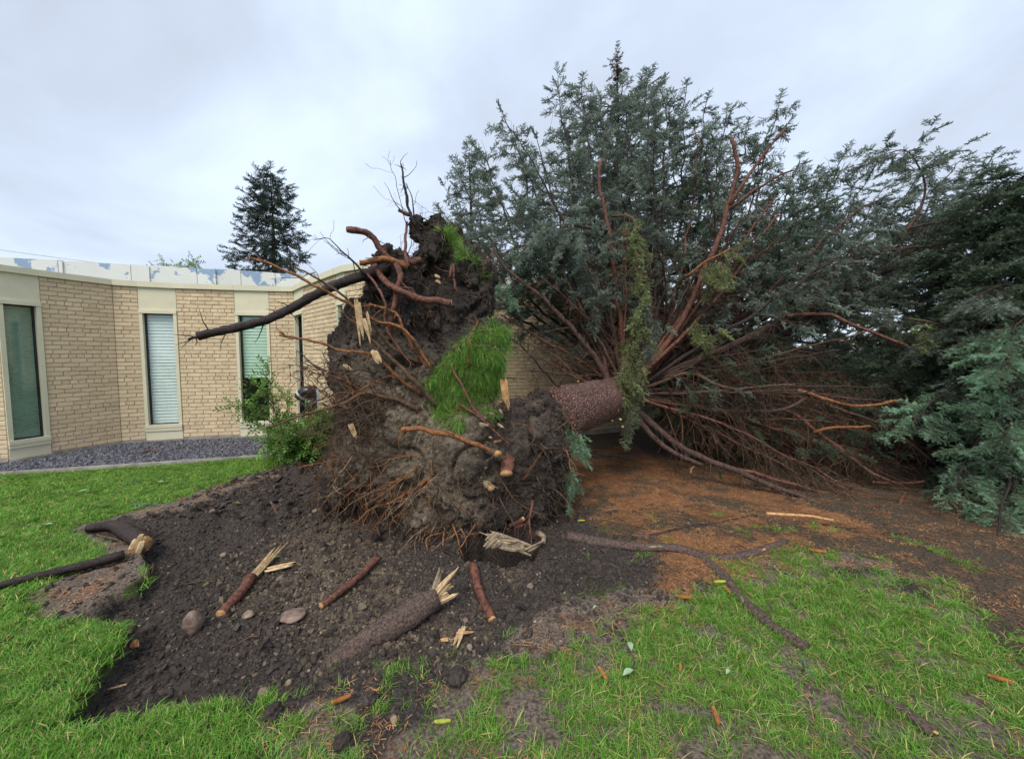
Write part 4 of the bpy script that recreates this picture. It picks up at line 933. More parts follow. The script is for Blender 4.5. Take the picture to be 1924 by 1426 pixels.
# thin broken bare limbs in front of the crown
for k in range(52):
    a = R(rng.uniform(-215, 28)); rr = rng.uniform(130, 480) * (1.0 if -180 < math.degrees(a) < -10 else 0.8); u, v = 1225 + rr * math.cos(a) * 1.05, 715 + rr * math.sin(a) * 0.85
    if u < 930 or u > 1760: continue
    Y = rng.uniform(4.5, 5.8) if v < 700 else rng.uniform(4.2, 4.8); tip = P(u, v, Y); b = T(rng.uniform(1.3, 3.2)); mid = (b + tip) / 2 + rng.normal(size=3) * 0.07; tip = tip + np.array([0, 0, 0.05])
    q = smooth_path([b, mid, tip], 0.09, 0.03); mb = MB(); r_ = rng.uniform(0.010, 0.024); q[:, 2] = np.maximum(q[:, 2], 0.05)
    branch(mb, q, r_ * 1.4, r_ * 0.45, Fol(), leaf=False, f0=0.25, sp2=0.10, L2=rng.uniform(0.2, 0.5), bare3=3, droop=0.3, rnd=0.7, rough=0.18, cap=2, ang=(25, 95))
    mb.build('branch', [M[['bark', 'bark_red', 'bark_dark', 'bark_brown'][k % 4]], M['twig' if k % 3 else 'bark_red'], M['wood']], FT)
# crown limbs that end in the outline of the crown
TIPS = [(835,400,6.2),(862,335,6.2),(905,285,6.2),(948,212,6.3),(985,300,6.0),(1010,265,6.2),(1048,165,6.4),(1092,160,6.6),(1125,190,6.8),(1170,165,7.0),(1215,145,7.0),(1250,185,7.0),(1290,168,7.0),(1328,195,7.0),(1362,215,6.8),(1405,240,6.6),(1462,190,6.6),(1440,260,6.6),(1500,300,6.8),(1585,295,7.0),(1540,330,7.0),(1625,340,7.0),(1660,350,7.0),(1750,300,6.6),(1805,300,6.6),(1868,295,6.6),(880,430,5.6),(1820,360,6.4)]
for (u, v, Y) in TIPS:
    s = rng.uniform(1.7, 3.2); tip = P(u, v, Y); b = T(s); mid = b + (tip - b) * 0.5 + np.array([0.25 * (tip[0] - b[0]), 0, -0.12 * (tip[2] - b[2])]) * 0.6
    q = smooth_path([b, mid, tip + (mid - tip) * 0.3, tip], 0.12, 0.06); mb = MB(); fo = Fol()
    branch(mb, q, 0.036, 0.006, fo, f0=0.42, sp2=0.11, L2=0.60, sscale=0.85, droop=0.30, spf=0.12, dens=0.95, bare3=1)
    o = mb.build('branch', [M['bark_dark'], M['twig']], FT); fo.build('foliage', 'blue', FT, o)
CROWN = [(870,350),(960,235),(1060,180),(1180,160),(1300,185),(1420,240),(1520,310),(1640,360),(1800,330),(1850,420),(1640,560),(1500,600),(1400,560),(1300,600),(1200,600),(1080,560),(960,540),(900,470)]
cnt = 0
while cnt < 54:
    u, v = rng.uniform(850, 1860), rng.uniform(150, 640)
    if sdpoly(np.array([u]), np.array([v]), CROWN)[0] < 10: continue
    if u > 1380 and v > 480: continue
    Y = rng.uniform(5.3, 7.8); s = rng.uniform(1.6, 4.5); tip = P(u, v, Y); b = T(s); mid = b + (tip - b) * 0.5 + rng.normal(size=3) * 0.15
    q = smooth_path([b, mid, tip + (mid - tip) * 0.3 + rng.normal(size=3) * 0.05, tip], 0.12, 0.06); mb = MB(); fo = Fol()
    branch(mb, q, 0.034, 0.006, fo, f0=0.42, sp2=0.12, L2=0.6, sscale=0.85, droop=rng.uniform(0.3, 1.1), spf=0.12, dens=0.9, bare3=2)
    o = mb.build('branch', [M['bark_dark'] if rng.random() < 0.6 else M['bark_red'], M['twig']], FT); fo.build('foliage', ['blue', 'blue', 'blue', 'olive', 'dark'][cnt % 5], FT, o); cnt += 1
# dead interior limbs with a thicket of bare twigs
DEAD = [(1290,640),(1450,600),(1600,640),(1750,700),(1790,800),(1760,900),(1690,945),(1560,930),(1450,890),(1350,850),(1280,780)]
cnt = 0
while cnt < 56:
    u, v = rng.uniform(1260, 1800), rng.uniform(590, 950)
    if sdpoly(np.array([u]), np.array([v]), DEAD)[0] < 0: continue
    ymax = min(7.4, 1.45 / max(0.02, (v - 668) / 720.0)) if v > 700 else 7.4
    Y = rng.uniform(4.2, max(4.4, ymax)); 
    if v > 700: Y = min(Y, ymax)
    tip = P(u, v, Y); b = T(rng.uniform(1.4, 4.0)); mid = b + (tip - b) * 0.5 + np.array([0, 0, rng.uniform(-0.05, 0.15)])
    q = smooth_path([b, mid, tip], 0.14, 0.05); q[:, 2] = np.maximum(q[:, 2], 0.04); mb = MB(); fo = Fol()
    lf = rng.random() < 0.35
    branch(mb, q, 0.026, 0.005, fo, leaf=lf, f0=0.2, sp2=0.085, L2=0.6, droop=0.6, bare3=6, cap=2, rnd=0.7, dens=0.35, spf=0.15, sscale=0.7, ang=(25, 100))
    o = mb.build('branch', [M['bark'] if rng.random() < 0.6 else M['bark_red'], M['twig'] if rng.random() < 0.6 else M['twig_orange'], M['wood']], FT); cnt += 1
    if lf: fo.build('foliage', 'dark', FT, o)
# whorls further up the lying trunk close the background
for k in range(46):
    s = rng.uniform(3.2, 10.5); a = rng.uniform(0, 6.283); L_ = (3.0 * (1 - s / 12.5)) * rng.uniform(0.7, 1.1)
    x = unit(np.cross(TD, [0, 0, 1.0])); z = np.cross(x, TD); d = unit(x * math.cos(a) + z * math.sin(a) + TD * 0.35); b = T(s)
    q = np.array([b + d * L_ * t + np.array([0, 0, -0.25 * t * t]) for t in np.linspace(0, 1, 9)]); q[:, 2] = np.maximum(q[:, 2], 0.06)
    mb = MB(); fo = Fol(); branch(mb, q, 0.03, 0.005, fo, f0=0.3, sp2=0.2, L2=0.6, sscale=1.1, droop=0.4, spf=0.2, sides=5)
    o = mb.build('branch', [M['bark_dark'], M['twig']], FT); fo.build('foliage', 'dark', FT, o)

# ------------------------------------------------------------------ root plate
ELL = [(760,800,3.55,125,180,.33),(690,700,3.65,62,120,.28),(690,850,3.5,75,110,.30),(645,895,3.5,34,48,.24),(625,925,3.55,20,30,.16),(812,915,3.35,52,100,.22),
 (900,880,3.4,110,125,.30),(980,860,3.45,80,120,.32),(1010,800,3.6,48,70,.30),(1000,935,3.5,42,75,.28),(940,950,3.42,80,55,.22),(1030,850,3.6,30,90,.25),
 (830,640,3.8,100,115,.20),(900,560,3.85,32,62,.22),(880,505,3.85,36,58,.20),(815,445,3.7,30,44,.12),(850,470,3.82,36,50,.13),(790,430,3.68,24,30,.10),(835,505,3.95,66,60,.18),
 (735,490,3.6,36,32,.13),(745,540,3.65,56,48,.18),(705,535,3.6,30,36,.13),(770,600,3.7,80,76,.2),(690,590,3.6,34,34,.14),(650,640,3.65,28,22,.12),(655,665,3.6,20,12,.10),(645,735,3.7,14,44,.2),
 (888,690,3.5,60,85,.14),(860,750,3.46,50,55,.14),(915,640,3.6,36,40,.14),(760,570,3.45,20,60,.08),(920,520,3.8,16,40,.14),(700,640,3.6,60,50,.2)]
def build_ball():
    mb = MB()
    for i, (u, v, Y, ru, rv, ry) in enumerate(ELL):
        c = P(u, v, Y); k = Y / F; r_ = rock_mb((ru * k, ry, rv * k), 3, 0.10, seed=i)
        mb.add(r_.v[0] + c, r_.f)
    V = np.concatenate(mb.v); me = bpy.data.meshes.new('tmp'); me.from_pydata(V.tolist(), [], mb.f)
    ob = bpy.data.objects.new('tmp', me); C.objects.link(ob); md = ob.modifiers.new('r', 'REMESH'); md.mode = 'VOXEL'; md.voxel_size = 0.0165
    dg = bpy.context.evaluated_depsgraph_get(); me2 = bpy.data.meshes.new_from_object(ob.evaluated_get(dg)); bpy.data.objects.remove(ob)
    n = len(me2.vertices); co = np.zeros(n * 3); me2.vertices.foreach_get('co', co); co = co.reshape(-1, 3)
    no = np.zeros(n * 3); me2.vertices.foreach_get('normal', no); no = no.reshape(-1, 3)
    x, y, z = co.T
    d = 0.10 * fbm(x * 2.6, y * 2.6, z * 2.6, o=2) + 0.055 * fbm(x * 8, y * 8, z * 8, o=3) + 0.030 * (np.abs(fbm(x * 22, y * 22, z * 22, o=2)) - 0.2) + 0.012 * fbm(x * 60, y * 60, z * 60, o=2)
    # deep folds in the clay
    d -= 0.06 * sstep(0.12, 0.0, np.abs(fbm(x * 3.2 + 11, y * 3.2, z * 2.0, o=2)))
    co = co + no * d[:, None]; base = LOC[FT]
    clay = np.zeros(n)
    for (u, v, Y, s, a) in [(760,820,3.3,0.46,1.15),(700,870,3.2,0.32,0.9),(815,940,3.2,0.30,1.1),(930,900,3.2,0.3,0.45),(690,700,3.4,0.35,0.5),(1000,790,3.4,0.2,0.35),(650,900,3.3,0.25,0.4)]:
        c = P(u, v, Y); clay = np.maximum(clay, a * np.exp(-((co[:, 0] - c[0])**2 + (co[:, 2] - c[2])**2) / (2 * s * s)))
    bvh = BVHTree.FromPolygons([tuple(p) for p in co], [tuple(p.vertices) for p in me2.polygons])
    me2.vertices.foreach_set('co', (co - base).ravel()); a = me2.attributes.new('clay', 'FLOAT', 'POINT'); a.data.foreach_set('value', clay)
    me2.polygons.foreach_set('use_smooth', np.ones(len(me2.polygons), bool)); me2.materials.clear(); me2.materials.append(M['ball']); me2.update(); me2.name = 'root_plate'
    o = bpy.data.objects.new('root_plate', me2); C.objects.link(o); o.parent = FT; LOC[o] = base; o['label'] = 'upright plate of black soil and grey clay held by the roots'
    return o, bvh, co, no
BALL, BVH, BCO, BNO = build_ball()
ORIG = Vector((0, 0, EYE))
def hit(u, v):
    x, y, z = ray(u, v); d = Vector((float(x), float(y), float(z))).normalized(); r_ = BVH.ray_cast(ORIG, d)
    return (np.array(r_[0]), np.array(r_[1])) if r_[0] is not None else (None, None)

# sod patches still growing on the plate
def sod_mesh(pix, name):
    m = MB()
    return m
blade_src = {}
def blade_clump(seed, n, h, w, spread, lean, matk, straw=0.1, curl=0.6):
    r = np.random.default_rng(seed); mb = MB()
    for i in range(n):
        a = r.uniform(0, 6.28); b = np.array([math.cos(a), math.sin(a), 0]) * r.uniform(0, spread); az = r.uniform(0, 6.28); o = np.array([math.cos(az), math.sin(az), 0]); s = np.array([-o[1], o[0], 0])
        hh = h * r.uniform(0.55, 1.15); le = r.uniform(0.1, lean); ww = w * r.uniform(0.7, 1.2) / 2; V = []; tw = r.uniform(-0.6, 0.6)
        for t, wf in ((0, 1.0), (0.4, 0.95), (0.75, 0.7), (1, 0.08)):
            p = b + o * hh * le * t ** 1.7 + np.array([0, 0, hh * (t - curl * le * 0.55 * t * t)]); s2 = s * math.cos(tw * t) + o * math.sin(tw * t); V += [p - s2 * ww * wf, p + s2 * ww * wf]
        mb.add(V, [(0, 1, 3, 2), (2, 3, 5, 4), (4, 5, 7, 6)], 1 if r.random() < straw else 0)
    return source('grass_tuft', mb, [M[matk], M['straw']])
LONG = [blade_clump(50 + i, 11, 0.20, 0.0036, 0.022, 1.0, 'grass_long', 0.10) for i in range(6)]
def sod(pix, n, down, label, sc0=0.8, outw=0.55):
    us = [p[0] for p in pix]; vs = [p[1] for p in pix]; p_, r_, s_ = [], [], []; D = []
    tries = 0
    while len(p_) < n and tries < n * 12:
        tries += 1; u, v = rng.uniform(min(us), max(us)), rng.uniform(min(vs), max(vs))
        if sdpoly(np.array([u]), np.array([v]), pix)[0] < rng.uniform(-6, 4): continue
        h, nn = hit(u, v)
        if h is None or h[1] > 4.4: continue
        out = unit(np.array([0.0, -1.0, 0.2]) * outw + nn * 0.3 + np.array([0.15, 0, -down]) + rng.normal(size=3) * 0.30); p_.append(h - nn * 0.01); D.append(out)
    D = np.array(D); ang = rng.uniform(0, 6.28, len(D)); upr = np.stack([np.cos(ang), np.sin(ang), 0.3 * np.ones_like(ang)], 1)
    # tufts grow along local +Z: build eulers from a frame whose z is D
    z = D; x = np.cross(upr, z); x /= np.linalg.norm(x, axis=1)[:, None]; y = np.cross(z, x)
    e = np.stack([np.arctan2(y[:, 2], z[:, 2]), -np.arcsin(np.clip(x[:, 2], -1, 1)), np.arctan2(x[:, 1], x[:, 0])], 1)
    o = scatter('sod_grass', 'longgrass', LONG, np.array(p_), e, rng.uniform(sc0 * 0.6, sc0 * 1.15, len(p_)), FT); o.parent = BALL; o['label'] = label
sod([(815,700),(800,712),(812,735),(828,800),(862,800),(890,772),(930,775),(952,742),(960,690),(950,612),(925,600),(882,625),(845,660)], 1500, 0.85, 'long green grass hanging on the front of the root plate')
sod([(824,432),(842,430),(858,450),(876,490),(866,492),(848,462)], 170, -0.3, 'strip of bright grass on the upper edge of the root plate', sc0=0.55, outw=0.2)
sod([(880,470),(905,495),(925,530),(915,530),(890,498)], 30, -0.2, 'thin grass on the right shoulder of the root plate', sc0=0.5, outw=0.2)

def root_obj(pix, r0, r1, bark='bark_red', cap=1, jit=0.02, sides=9, name='root', flat=0.86, label=None, side_roots=0, step=0.035, rough=0.17):
    pts = smooth_path([P(*p) for p in pix], step, jit); mb = MB(); n = len(pts); t = np.linspace(0, 1, n)
    rad = (r0 + (r1 - r0) * t) * (1 + 0.10 * fbm(t * 9 + rng.uniform(0, 50), t * 0, o=2))
    mb.tube(pts, rad, sides, 0, cap=cap, rough=rough, flat=flat)
    if r1 < 0.0125:
        for k in range(3):
            dd = unit(unit(pts[-1] - pts[-3]) + rng.normal(size=3) * 0.45); l = rng.uniform(0.05, 0.16); q = [pts[-2]]
            for j in range(3): dd = unit(dd + rng.normal(size=3) * 0.3); q.append(q[-1] + dd * l / 3)
            mb.tube(np.array(q), np.linspace(r1 * 0.55, 0.0012, 4), 4, 0)
    for k in range(side_roots + 2):
        i = rng.integers(1, n - 1); d = unit(pts[i] - pts[i - 1]); dd = unit(d + rng.normal(size=3) * 0.9 + np.array([0, -0.3, -0.2])); l = rng.uniform(0.08, 0.3); q = [pts[i]]
        for j in range(4): dd = unit(dd + rng.normal(size=3) * 0.3); q.append(q[-1] + dd * l / 4)
        mb.tube(np.array(q), np.linspace(min(0.006, rad[i] * 0.4), 0.0015, 5), 4, 0)
    o = mb.build(name, [M[bark], M['wood']], FT); o.parent = BALL
    if label: o['label'] = label
    return o
RT = root_obj
RT([(730,505,3.55),(660,525,3.4),(600,550,3.3),(550,578,3.22),(500,601,3.14),(450,614,3.05),(372,632,2.95)], 0.058, 0.034, 'bark_dark', side_roots=12, jit=0.006, rough=0.16, label='thick dark root broken off far out to the left', sides=12)
RT([(410,625,3.0),(385,632,2.98),(357,639,2.94)], 0.02, 0.008, 'bark_dark', rough=0.3)
RT([(790,490,3.55),(745,492,3.45),(715,470,3.4),(695,440,3.35),(652,433,3.3)], 0.035, 0.030, 'bark_red', label='curled stub root above the left shoulder')
RT([(765,500,3.4),(730,488,3.35),(700,492,3.3),(675,495,3.25)], 0.030, 0.028, 'bark_orange', label='short root with pale sawn end')
RT([(725,480,3.45),(750,510,3.35),(745,560,3.3),(735,600,3.3),(730,640,3.35)], 0.03, 0.022, 'bark_red')
RT([(765,500,3.4),(760,450,3.5),(766,420,3.6)], 0.02, 0.012, 'bark_red')
RT([(700,495,3.4),(725,530,3.3),(760,550,3.25),(800,566,3.25),(850,570,3.3)], 0.03, 0.034, 'bark_red', label='stout root crossing the dark hollow of the plate')
RT([(775,405,3.62),(762,405,3.6),(747,397,3.58)], 0.022, 0.016, 'bark_red')
RT([(783,425,3.6),(770,395,3.6),(760,355,3.6),(758,325,3.6),(753,310,3.6)], 0.018, 0.008, 'bark_dark', label='tallest root spike on top', side_roots=3)
RT([(778,410,3.6),(772,370,3.6),(764,345,3.6)], 0.008, 0.004, 'bark_dark')
RT([(758,395,3.6),(745,350,3.6),(738,320,3.6),(735,302,3.6)], 0.004, 0.002, 'bark_dark')
RT([(770,400,3.6),(755,390,3.6),(742,380,3.6)], 0.004, 0.002, 'bark_dark')
RT([(690,520,3.4),(660,490,3.35),(640,470,3.3),(620,447,3.3),(590,450,3.25)], 0.012, 0.002, 'bark_dark', side_roots=5)
RT([(845,520,3.5),(850,500,3.55),(855,540,3.5),(858,545,3.5)], 0.016, 0.012, 'bark_red')
RT([(810,690,3.3),(760,620,3.2),(700,600,3.15),(640,560,3.05),(560,520,2.95),(480,488,2.85)], 0.016, 0.011, 'bark_orange', label='long thin straight root pointing at the far spruce')
RT([(790,680,3.35),(740,655,3.25),(700,612,3.2),(650,560,3.1),(600,525,3.05),(545,500,3.0)], 0.02, 0.007, 'bark_brown', side_roots=4)
RT([(820,760,3.3),(780,715,3.2),(730,670,3.15),(680,620,3.1),(640,585,3.1)], 0.028, 0.010, 'bark_brown')
RT([(790,745,3.3),(740,700,3.2),(700,665,3.15),(650,660,3.05),(600,645,3.0),(525,626,2.9)], 0.018, 0.010, 'bark_orange', side_roots=5)
RT([(805,700,3.4),(780,660,3.3),(760,625,3.25),(745,590,3.25),(695,570,3.25)], 0.014, 0.010, 'bark_orange')
RT([(690,510,3.3),(720,560,3.2),(725,600,3.2),(740,640,3.2),(775,690,3.25)], 0.012, 0.008, 'bark_red')
RT([(790,770,3.3),(700,740,3.15),(640,760,3.05),(580,775,3.0),(500,806,2.9)], 0.03, 0.006, 'bark_brown', side_roots=8, label='drooping brown root fanning out towards the shrub')
RT([(780,760,3.3),(700,735,3.2),(620,745,3.1),(560,780,3.0),(520,800,2.9)], 0.014, 0.004, 'bark_brown', side_roots=8)
RT([(700,720,3.4),(640,705,3.25),(600,690,3.2),(570,672,3.15)], 0.010, 0.004, 'bark_brown', side_roots=3)
RT([(935,850,3.05),(900,838,3.0),(850,820,2.95),(800,808,2.95),(752,808,2.92)], 0.020, 0.024, 'bark_orange', label='orange barked root with sawn end across the middle', sides=12)
RT([(880,820,3.3),(905,840,3.15),(928,850,2.98),(934,852,2.92)], 0.03, 0.032, 'bark_brown')
RT([(960,800,3.4),(958,840,3.2),(955,875,3.05),(952,890,2.95)], 0.06, 0.052, 'bark_red', sides=12, label='thick root stump with round pale sawn face', flat=0.7)
RT([(900,905,3.3),(920,912,3.1),(922,915,3.05)], 0.045, 0.03, 'wood_old')
RT([(822,910,3.2),(850,935,3.1),(880,968,3.02)], 0.010, 0.010, 'bark_brown', label='thin root with fresh pale broken end')
RT([(800,900,3.2),(760,930,3.15),(720,948,3.1),(690,962,3.05),(665,985,3.02)], 0.022, 0.006, 'bark_orange', side_roots=10)
RT([(790,890,3.2),(740,905,3.15),(690,930,3.1),(640,960,3.05),(628,975,3.0)], 0.014, 0.004, 'bark_brown', side_roots=8)
RT([(808,860,3.2),(812,880,3.15),(805,910,3.1),(806,950,3.05)], 0.009, 0.003, 'bark_orange', side_roots=3)
RT([(690,905,3.3),(660,895,3.2),(635,880,3.1),(625,950,3.05)], 0.010, 0.004, 'bark_brown')
RT([(830,1000,3.1),(800,1010,3.0),(803,1040,2.95),(808,1080,2.9)], 0.007, 0.003, 'bark_orange')
RT([(835,1000,3.1),(832,1030,3.0),(838,1080,2.9)], 0.007, 0.003, 'bark_orange')
RT([(850,985,3.1),(862,1020,3.0),(872,1050,2.95)], 0.007, 0.003, 'bark_orange')
RT([(855,1040,2.95),(870,1020,3.0),(895,985,3.05)], 0.006, 0.004, 'bark_orange')
RT([(830,1030,2.9),(860,1050,2.82),(888,1068,2.75)], 0.016, 0.014, 'bark_dark')
RT([(1000,940,3.1),(995,980,3.0),(1000,1030,2.95)], 0.012, 0.004, 'bark_red', side_roots=5)
RT([(985,985,3.2),(960,990,3.1),(985,975,3.0)], 0.02, 0.018, 'bark_red')
RT([(1010,1000,3.1),(1020,1010,3.0),(1022,1022,2.95)], 0.024, 0.016, 'wood_old')
RT([(930,880,3.1),(960,930,3.0),(1000,960,3.0),(1020,965,3.0)], 0.006, 0.002, 'bark_brown', side_roots=4)
RT([(880,690,3.3),(878,650,3.2),(898,600,3.2)], 0.007, 0.004, 'bark_orange')
RT([(848,690,3.3),(870,730,3.2),(900,780,3.15),(925,800,3.1)], 0.012, 0.008, 'bark_red')
RT([(860,755,3.25),(890,775,3.15),(930,810,3.1),(950,830,3.1)], 0.010, 0.007, 'bark_red')
RT([(1080,745,3.8),(1040,720,3.7),(1000,670,3.6),(960,635,3.6)], 0.016, 0.006, 'bark_dark', side_roots=5)
# splintered pale wood
def ragged(pix, k=3, amt=0.16):
    out = []; n = len(pix)
    for i in range(n):
        a, b = np.array(pix[i], float), np.array(pix[(i + 1) % n], float); e = b - a; p_ = np.array([-e[1], e[0]])
        for j in range(k): out.append(tuple(a + e * j / k + p_ * (rng.uniform(-amt, amt) if j else 0)))
    return out
def bundle(name, A, B, w, th, n, mt, parent=None, par=None, label=None, cat=None, loc=None, fray=0.25, up=(0, -1, 0.3)):
    A, B = np.array(A, float), np.array(B, float); d = unit(B - A); L_ = np.linalg.norm(B - A); x = unit(np.cross(d, np.array(up, float))); z = np.cross(x, d); m = MB(); n = max(2, int(n * 0.6 + 0.5))
    for k in range(n):
        f = (k + 0.5) / n - 0.5; o = A + x * f * w + z * rng.uniform(-th, th) * 0.4; a0 = rng.uniform(-fray, fray * 0.4) * L_; a1 = L_ * (1 + rng.uniform(-fray * 1.6, fray)); ww = w / n * rng.uniform(0.55, 0.95); hh = th * rng.uniform(0.4, 0.8)
        bend = x * rng.normal() * 0.035 * L_ + z * rng.normal() * 0.03 * L_; V = []; j_ = rng.uniform(0.8, 1.15, 5)
        for q_, (t, s_) in enumerate(((0, 0.6), (0.15, 1.0), (0.55, 1.0), (0.82, 0.7), (1.0, 0.15))):
            s_ = s_ * j_[q_]; c = o + x * (rng.uniform(-0.3, 0.3) * ww if t == 1.0 else 0) + d * (a0 + (a1 - a0) * t) + bend * t * t
            V += [c - x * ww * s_, c + z * hh * s_ * 0.7, c + x * ww * s_, c - z * hh * s_]
        Fc = [(3, 2, 1, 0)] + [(r_ * 4 + j, r_ * 4 + (j + 1) % 4, (r_ + 1) * 4 + (j + 1) % 4, (r_ + 1) * 4 + j) for r_ in range(4) for j in range(4)] + [(16, 17, 18, 19)]
        m.add(np.array(V), Fc)
    o = m.build(name, M[mt], parent, smooth=False, loc=loc)
    if par is not None: o.parent = par
    if label: o['label'] = label
    if cat: o['category'] = cat
    return o
def splinter(name, pix, Y, th, mt='wood_pale', parent=FT, par=None, label=None, bend=0.0, z_abs=None):
    """irregular torn plank from an outline, real thickness, ragged ends"""
    pix = ragged(pix); pts = [P(u, v, Y + bend * i + rng.uniform(-0.008, 0.008)) for i, (u, v) in enumerate(pix)]; n = len(pts); c = np.mean(pts, axis=0)
    back = np.array([0.02, th, 0.01]); V = pts + [p * 0.94 + c * 0.06 + back for p in pts] + [c + np.array([0, -th * 0.35, 0]), c + back * 1.1]
    Fc = [(i, (i + 1) % n, (i + 1) % n + n, i + n) for i in range(n)] + [((i + 1) % n, i, 2 * n) for i in range(n)] + [(i + n, (i + 1) % n + n, 2 * n + 1) for i in range(n)]
    m = MB(); m.add(np.array(V), Fc); o = m.build(name, M[mt], parent, smooth=False)
    if par is not None: o.parent = par
    if label: o['label'] = label
    return o
def bp(a, b, wpx, n, th=0.02, mt='wood_pale', label=None, fray=0.2):
    pa, pb = P(*a), P(*b); return bundle('torn_wood', pa, pa + (pb - pa) * 0.85, 0.68 * wpx * a[2] / F, th * 0.8, n, mt, FT, BALL, label, fray=fray)
bp((672,574,3.05), (682,650,3.05), 17, 5); bp((684,600,3.04), (695,650,3.04), 10, 3); bp((702,658,3.02), (716,686,3.02), 14, 4); bp((648,686,3.12), (664,698,3.12), 9, 3); bp((690,590,3.1), (702,640,3.1), 6, 2)
bp((946,712,3.1), (954,776,3.1), 18, 5, 0.03, 'wood', 'upright torn strip of orange wood beside the hanging grass', 0.12)
bp((817,518,3.25), (832,522,3.25), 8, 3); bp((820,528,3.25), (833,536,3.25), 6, 3)
bp((990,1032,2.93), (900,998,2.93), 30, 8, 0.03, 'wood_old'); bp((965,1022,2.92), (900,1012,2.9), 36, 9, 0.03, 'wood_old', 'ragged slab of pale weathered wood above the hole', 0.3); bp((935,1008,2.9), (908,1030,2.88), 34, 7, 0.02, 'wood_old')
bp((990,1034,2.93), (1030,1014,2.93), 12, 5, 0.03, 'wood_old'); bp((902,798,3.08), (918,802,3.08), 10, 4, 0.02, 'wood_old')
bp((660,800,3.08), (672,826,3.08), 12, 4)
for k in range(9):
    u_, v_ = rng.uniform(905, 990), rng.uniform(765, 850); bp((u_, v_, 3.12), (u_ + rng.uniform(-14, 14), v_ + rng.uniform(-12, 12), 3.05), 5, 2, 0.012, ['wood', 'wood_old'][k % 2])

# fine roots: medium ones single, hair roots joined
def rand_root(mb, n, rr, lr, filt=None, seg=5, sides=3, mi=0, grav=-0.25, twigs=0):
    c = 0; N_ = len(BCO)
    while c < n:
        i = rng.integers(0, N_); p = BCO[i]; nn = BNO[i]
        if nn[1] > 0.3: continue
        if filt and not filt(p): continue
        l = rng.uniform(*lr); d = unit(nn * 0.7 + rng.normal(size=3) * 0.6 + np.array([-0.15, -0.1, grav])); q = [p - nn * 0.02]
        for k in range(seg): d = unit(d + rng.normal(size=3) * 0.28 + np.array([0, 0, grav * 0.5])); q.append(q[-1] + d * l / seg)
        r = rng.uniform(*rr); mb.tube(np.array(q), np.linspace(r, r * 0.35, seg + 1), sides, mi); c += 1
        for k in range(twigs):
            j = rng.integers(1, seg); d2 = unit(unit(q[j + 1] - q[j]) + rng.normal(size=3) * 0.8); l2 = l * rng.uniform(0.2, 0.5); mb.tube(np.array([q[j], q[j] + d2 * l2 * 0.5, q[j] + unit(d2 + rng.normal(size=3) * 0.3) * l2]), [r * 0.5, r * 0.4, r * 0.2], 3, mi)
for k in range(110):
    mb = MB(); low = k < 75
    rand_root(mb, 1, (0.003, 0.008), (0.18, 0.5), filt=(lambda p: p[2] < 1.15) if low else (lambda p: p[2] >= 1.0), seg=7, sides=5, twigs=5)
    o = mb.build('root', M[['bark_orange', 'bark_brown', 'bark_gray', 'bark_brown'][k % 4]], FT); o.parent = BALL
for k in range(38):   # fan of roots to the left of the plate
    p0 = P(rng.uniform(690, 780), rng.uniform(700, 860), 3.3); u, v = rng.uniform(540, 660), rng.uniform(650, 880); p1 = P(u, v, rng.uniform(2.95, 3.4))
    q = smooth_path([p0, (p0 + p1) / 2 + rng.normal(size=3) * 0.05 + np.array([0, -0.03, 0]), p1], 0.06, 0.02); mb = MB(); fo = Fol(); branch(mb, q, rng.uniform(0.005, 0.011), 0.002, fo, leaf=False, f0=0.3, sp2=0.12, L2=0.16, bare3=1, sides=5, mi=0, tmi=0)
    o = mb.build('root', M[['bark_brown', 'bark_gray', 'bark_brown', 'bark_orange'][k % 4]], FT); o.parent = BALL
for k in range(22):   # pale roots hanging under the left side of the plate
    p0 = P(rng.uniform(660, 830), rng.uniform(850, 950), 3.18); p1 = p0 + np.array([rng.uniform(-0.40, -0.02), rng.uniform(-0.25, 0.0), rng.uniform(-0.35, -0.05)])
    q = smooth_path([p0, (p0 + p1) / 2 + np.array([0, -0.03, rng.uniform(-0.04, 0.04)]), p1], 0.05, 0.02); mb = MB(); branch(mb, q, rng.uniform(0.004, 0.009), 0.0018, Fol(), leaf=False, f0=0.4, sp2=0.1, L2=0.12, bare3=1, sides=5, tmi=0)
    o = mb.build('root', M[['root_tan', 'bark_orange', 'bark_brown'][k % 3]], FT); o.parent = BALL
for k in range(22):   # brush of pale roots under the lower spur
    p0 = P(rng.uniform(790, 880), rng.uniform(975, 1000), 3.15); p1 = p0 + np.array([rng.uniform(-0.35, 0.12), rng.uniform(-0.25, 0.0), rng.uniform(-0.28, -0.06)])
    q = smooth_path([p0, (p0 + p1) / 2 + np.array([rng.uniform(-0.03, 0.03), -0.02, 0.02]), p1], 0.05, 0.02); mb = MB(); mb.tube(q, np.linspace(0.005, 0.002, len(q)), 5)
    o = mb.build('root', M['root_tan' if k % 2 else 'bark_brown'], FT); o.parent = BALL
mb = MB(); rand_root(mb, 1500, (0.0014, 0.0034), (0.05, 0.22), filt=lambda p: p[2] < 1.25, seg=4, mi=0, twigs=1); rand_root(mb, 900, (0.0014, 0.003), (0.05, 0.2), filt=lambda p: p[2] >= 1.25, seg=4, mi=3, twigs=1); rand_root(mb, 500, (0.0012, 0.0026), (0.06, 0.24), seg=5, mi=2, twigs=1); rand_root(mb, 600, (0.001, 0.002), (0.05, 0.2), seg=4, mi=1)
o = mb.build('hair_roots', [M['bark_brown'], M['bark_gray'], M['root_tan'], M['bark_dark']], FT, kind='stuff'); o.parent = BALL
CL = [source('crumb', rock_mb((1, 0.85, 0.7), 1, 0.95, seed=i, freq=2.3), M['crumb']) for i in range(6)]
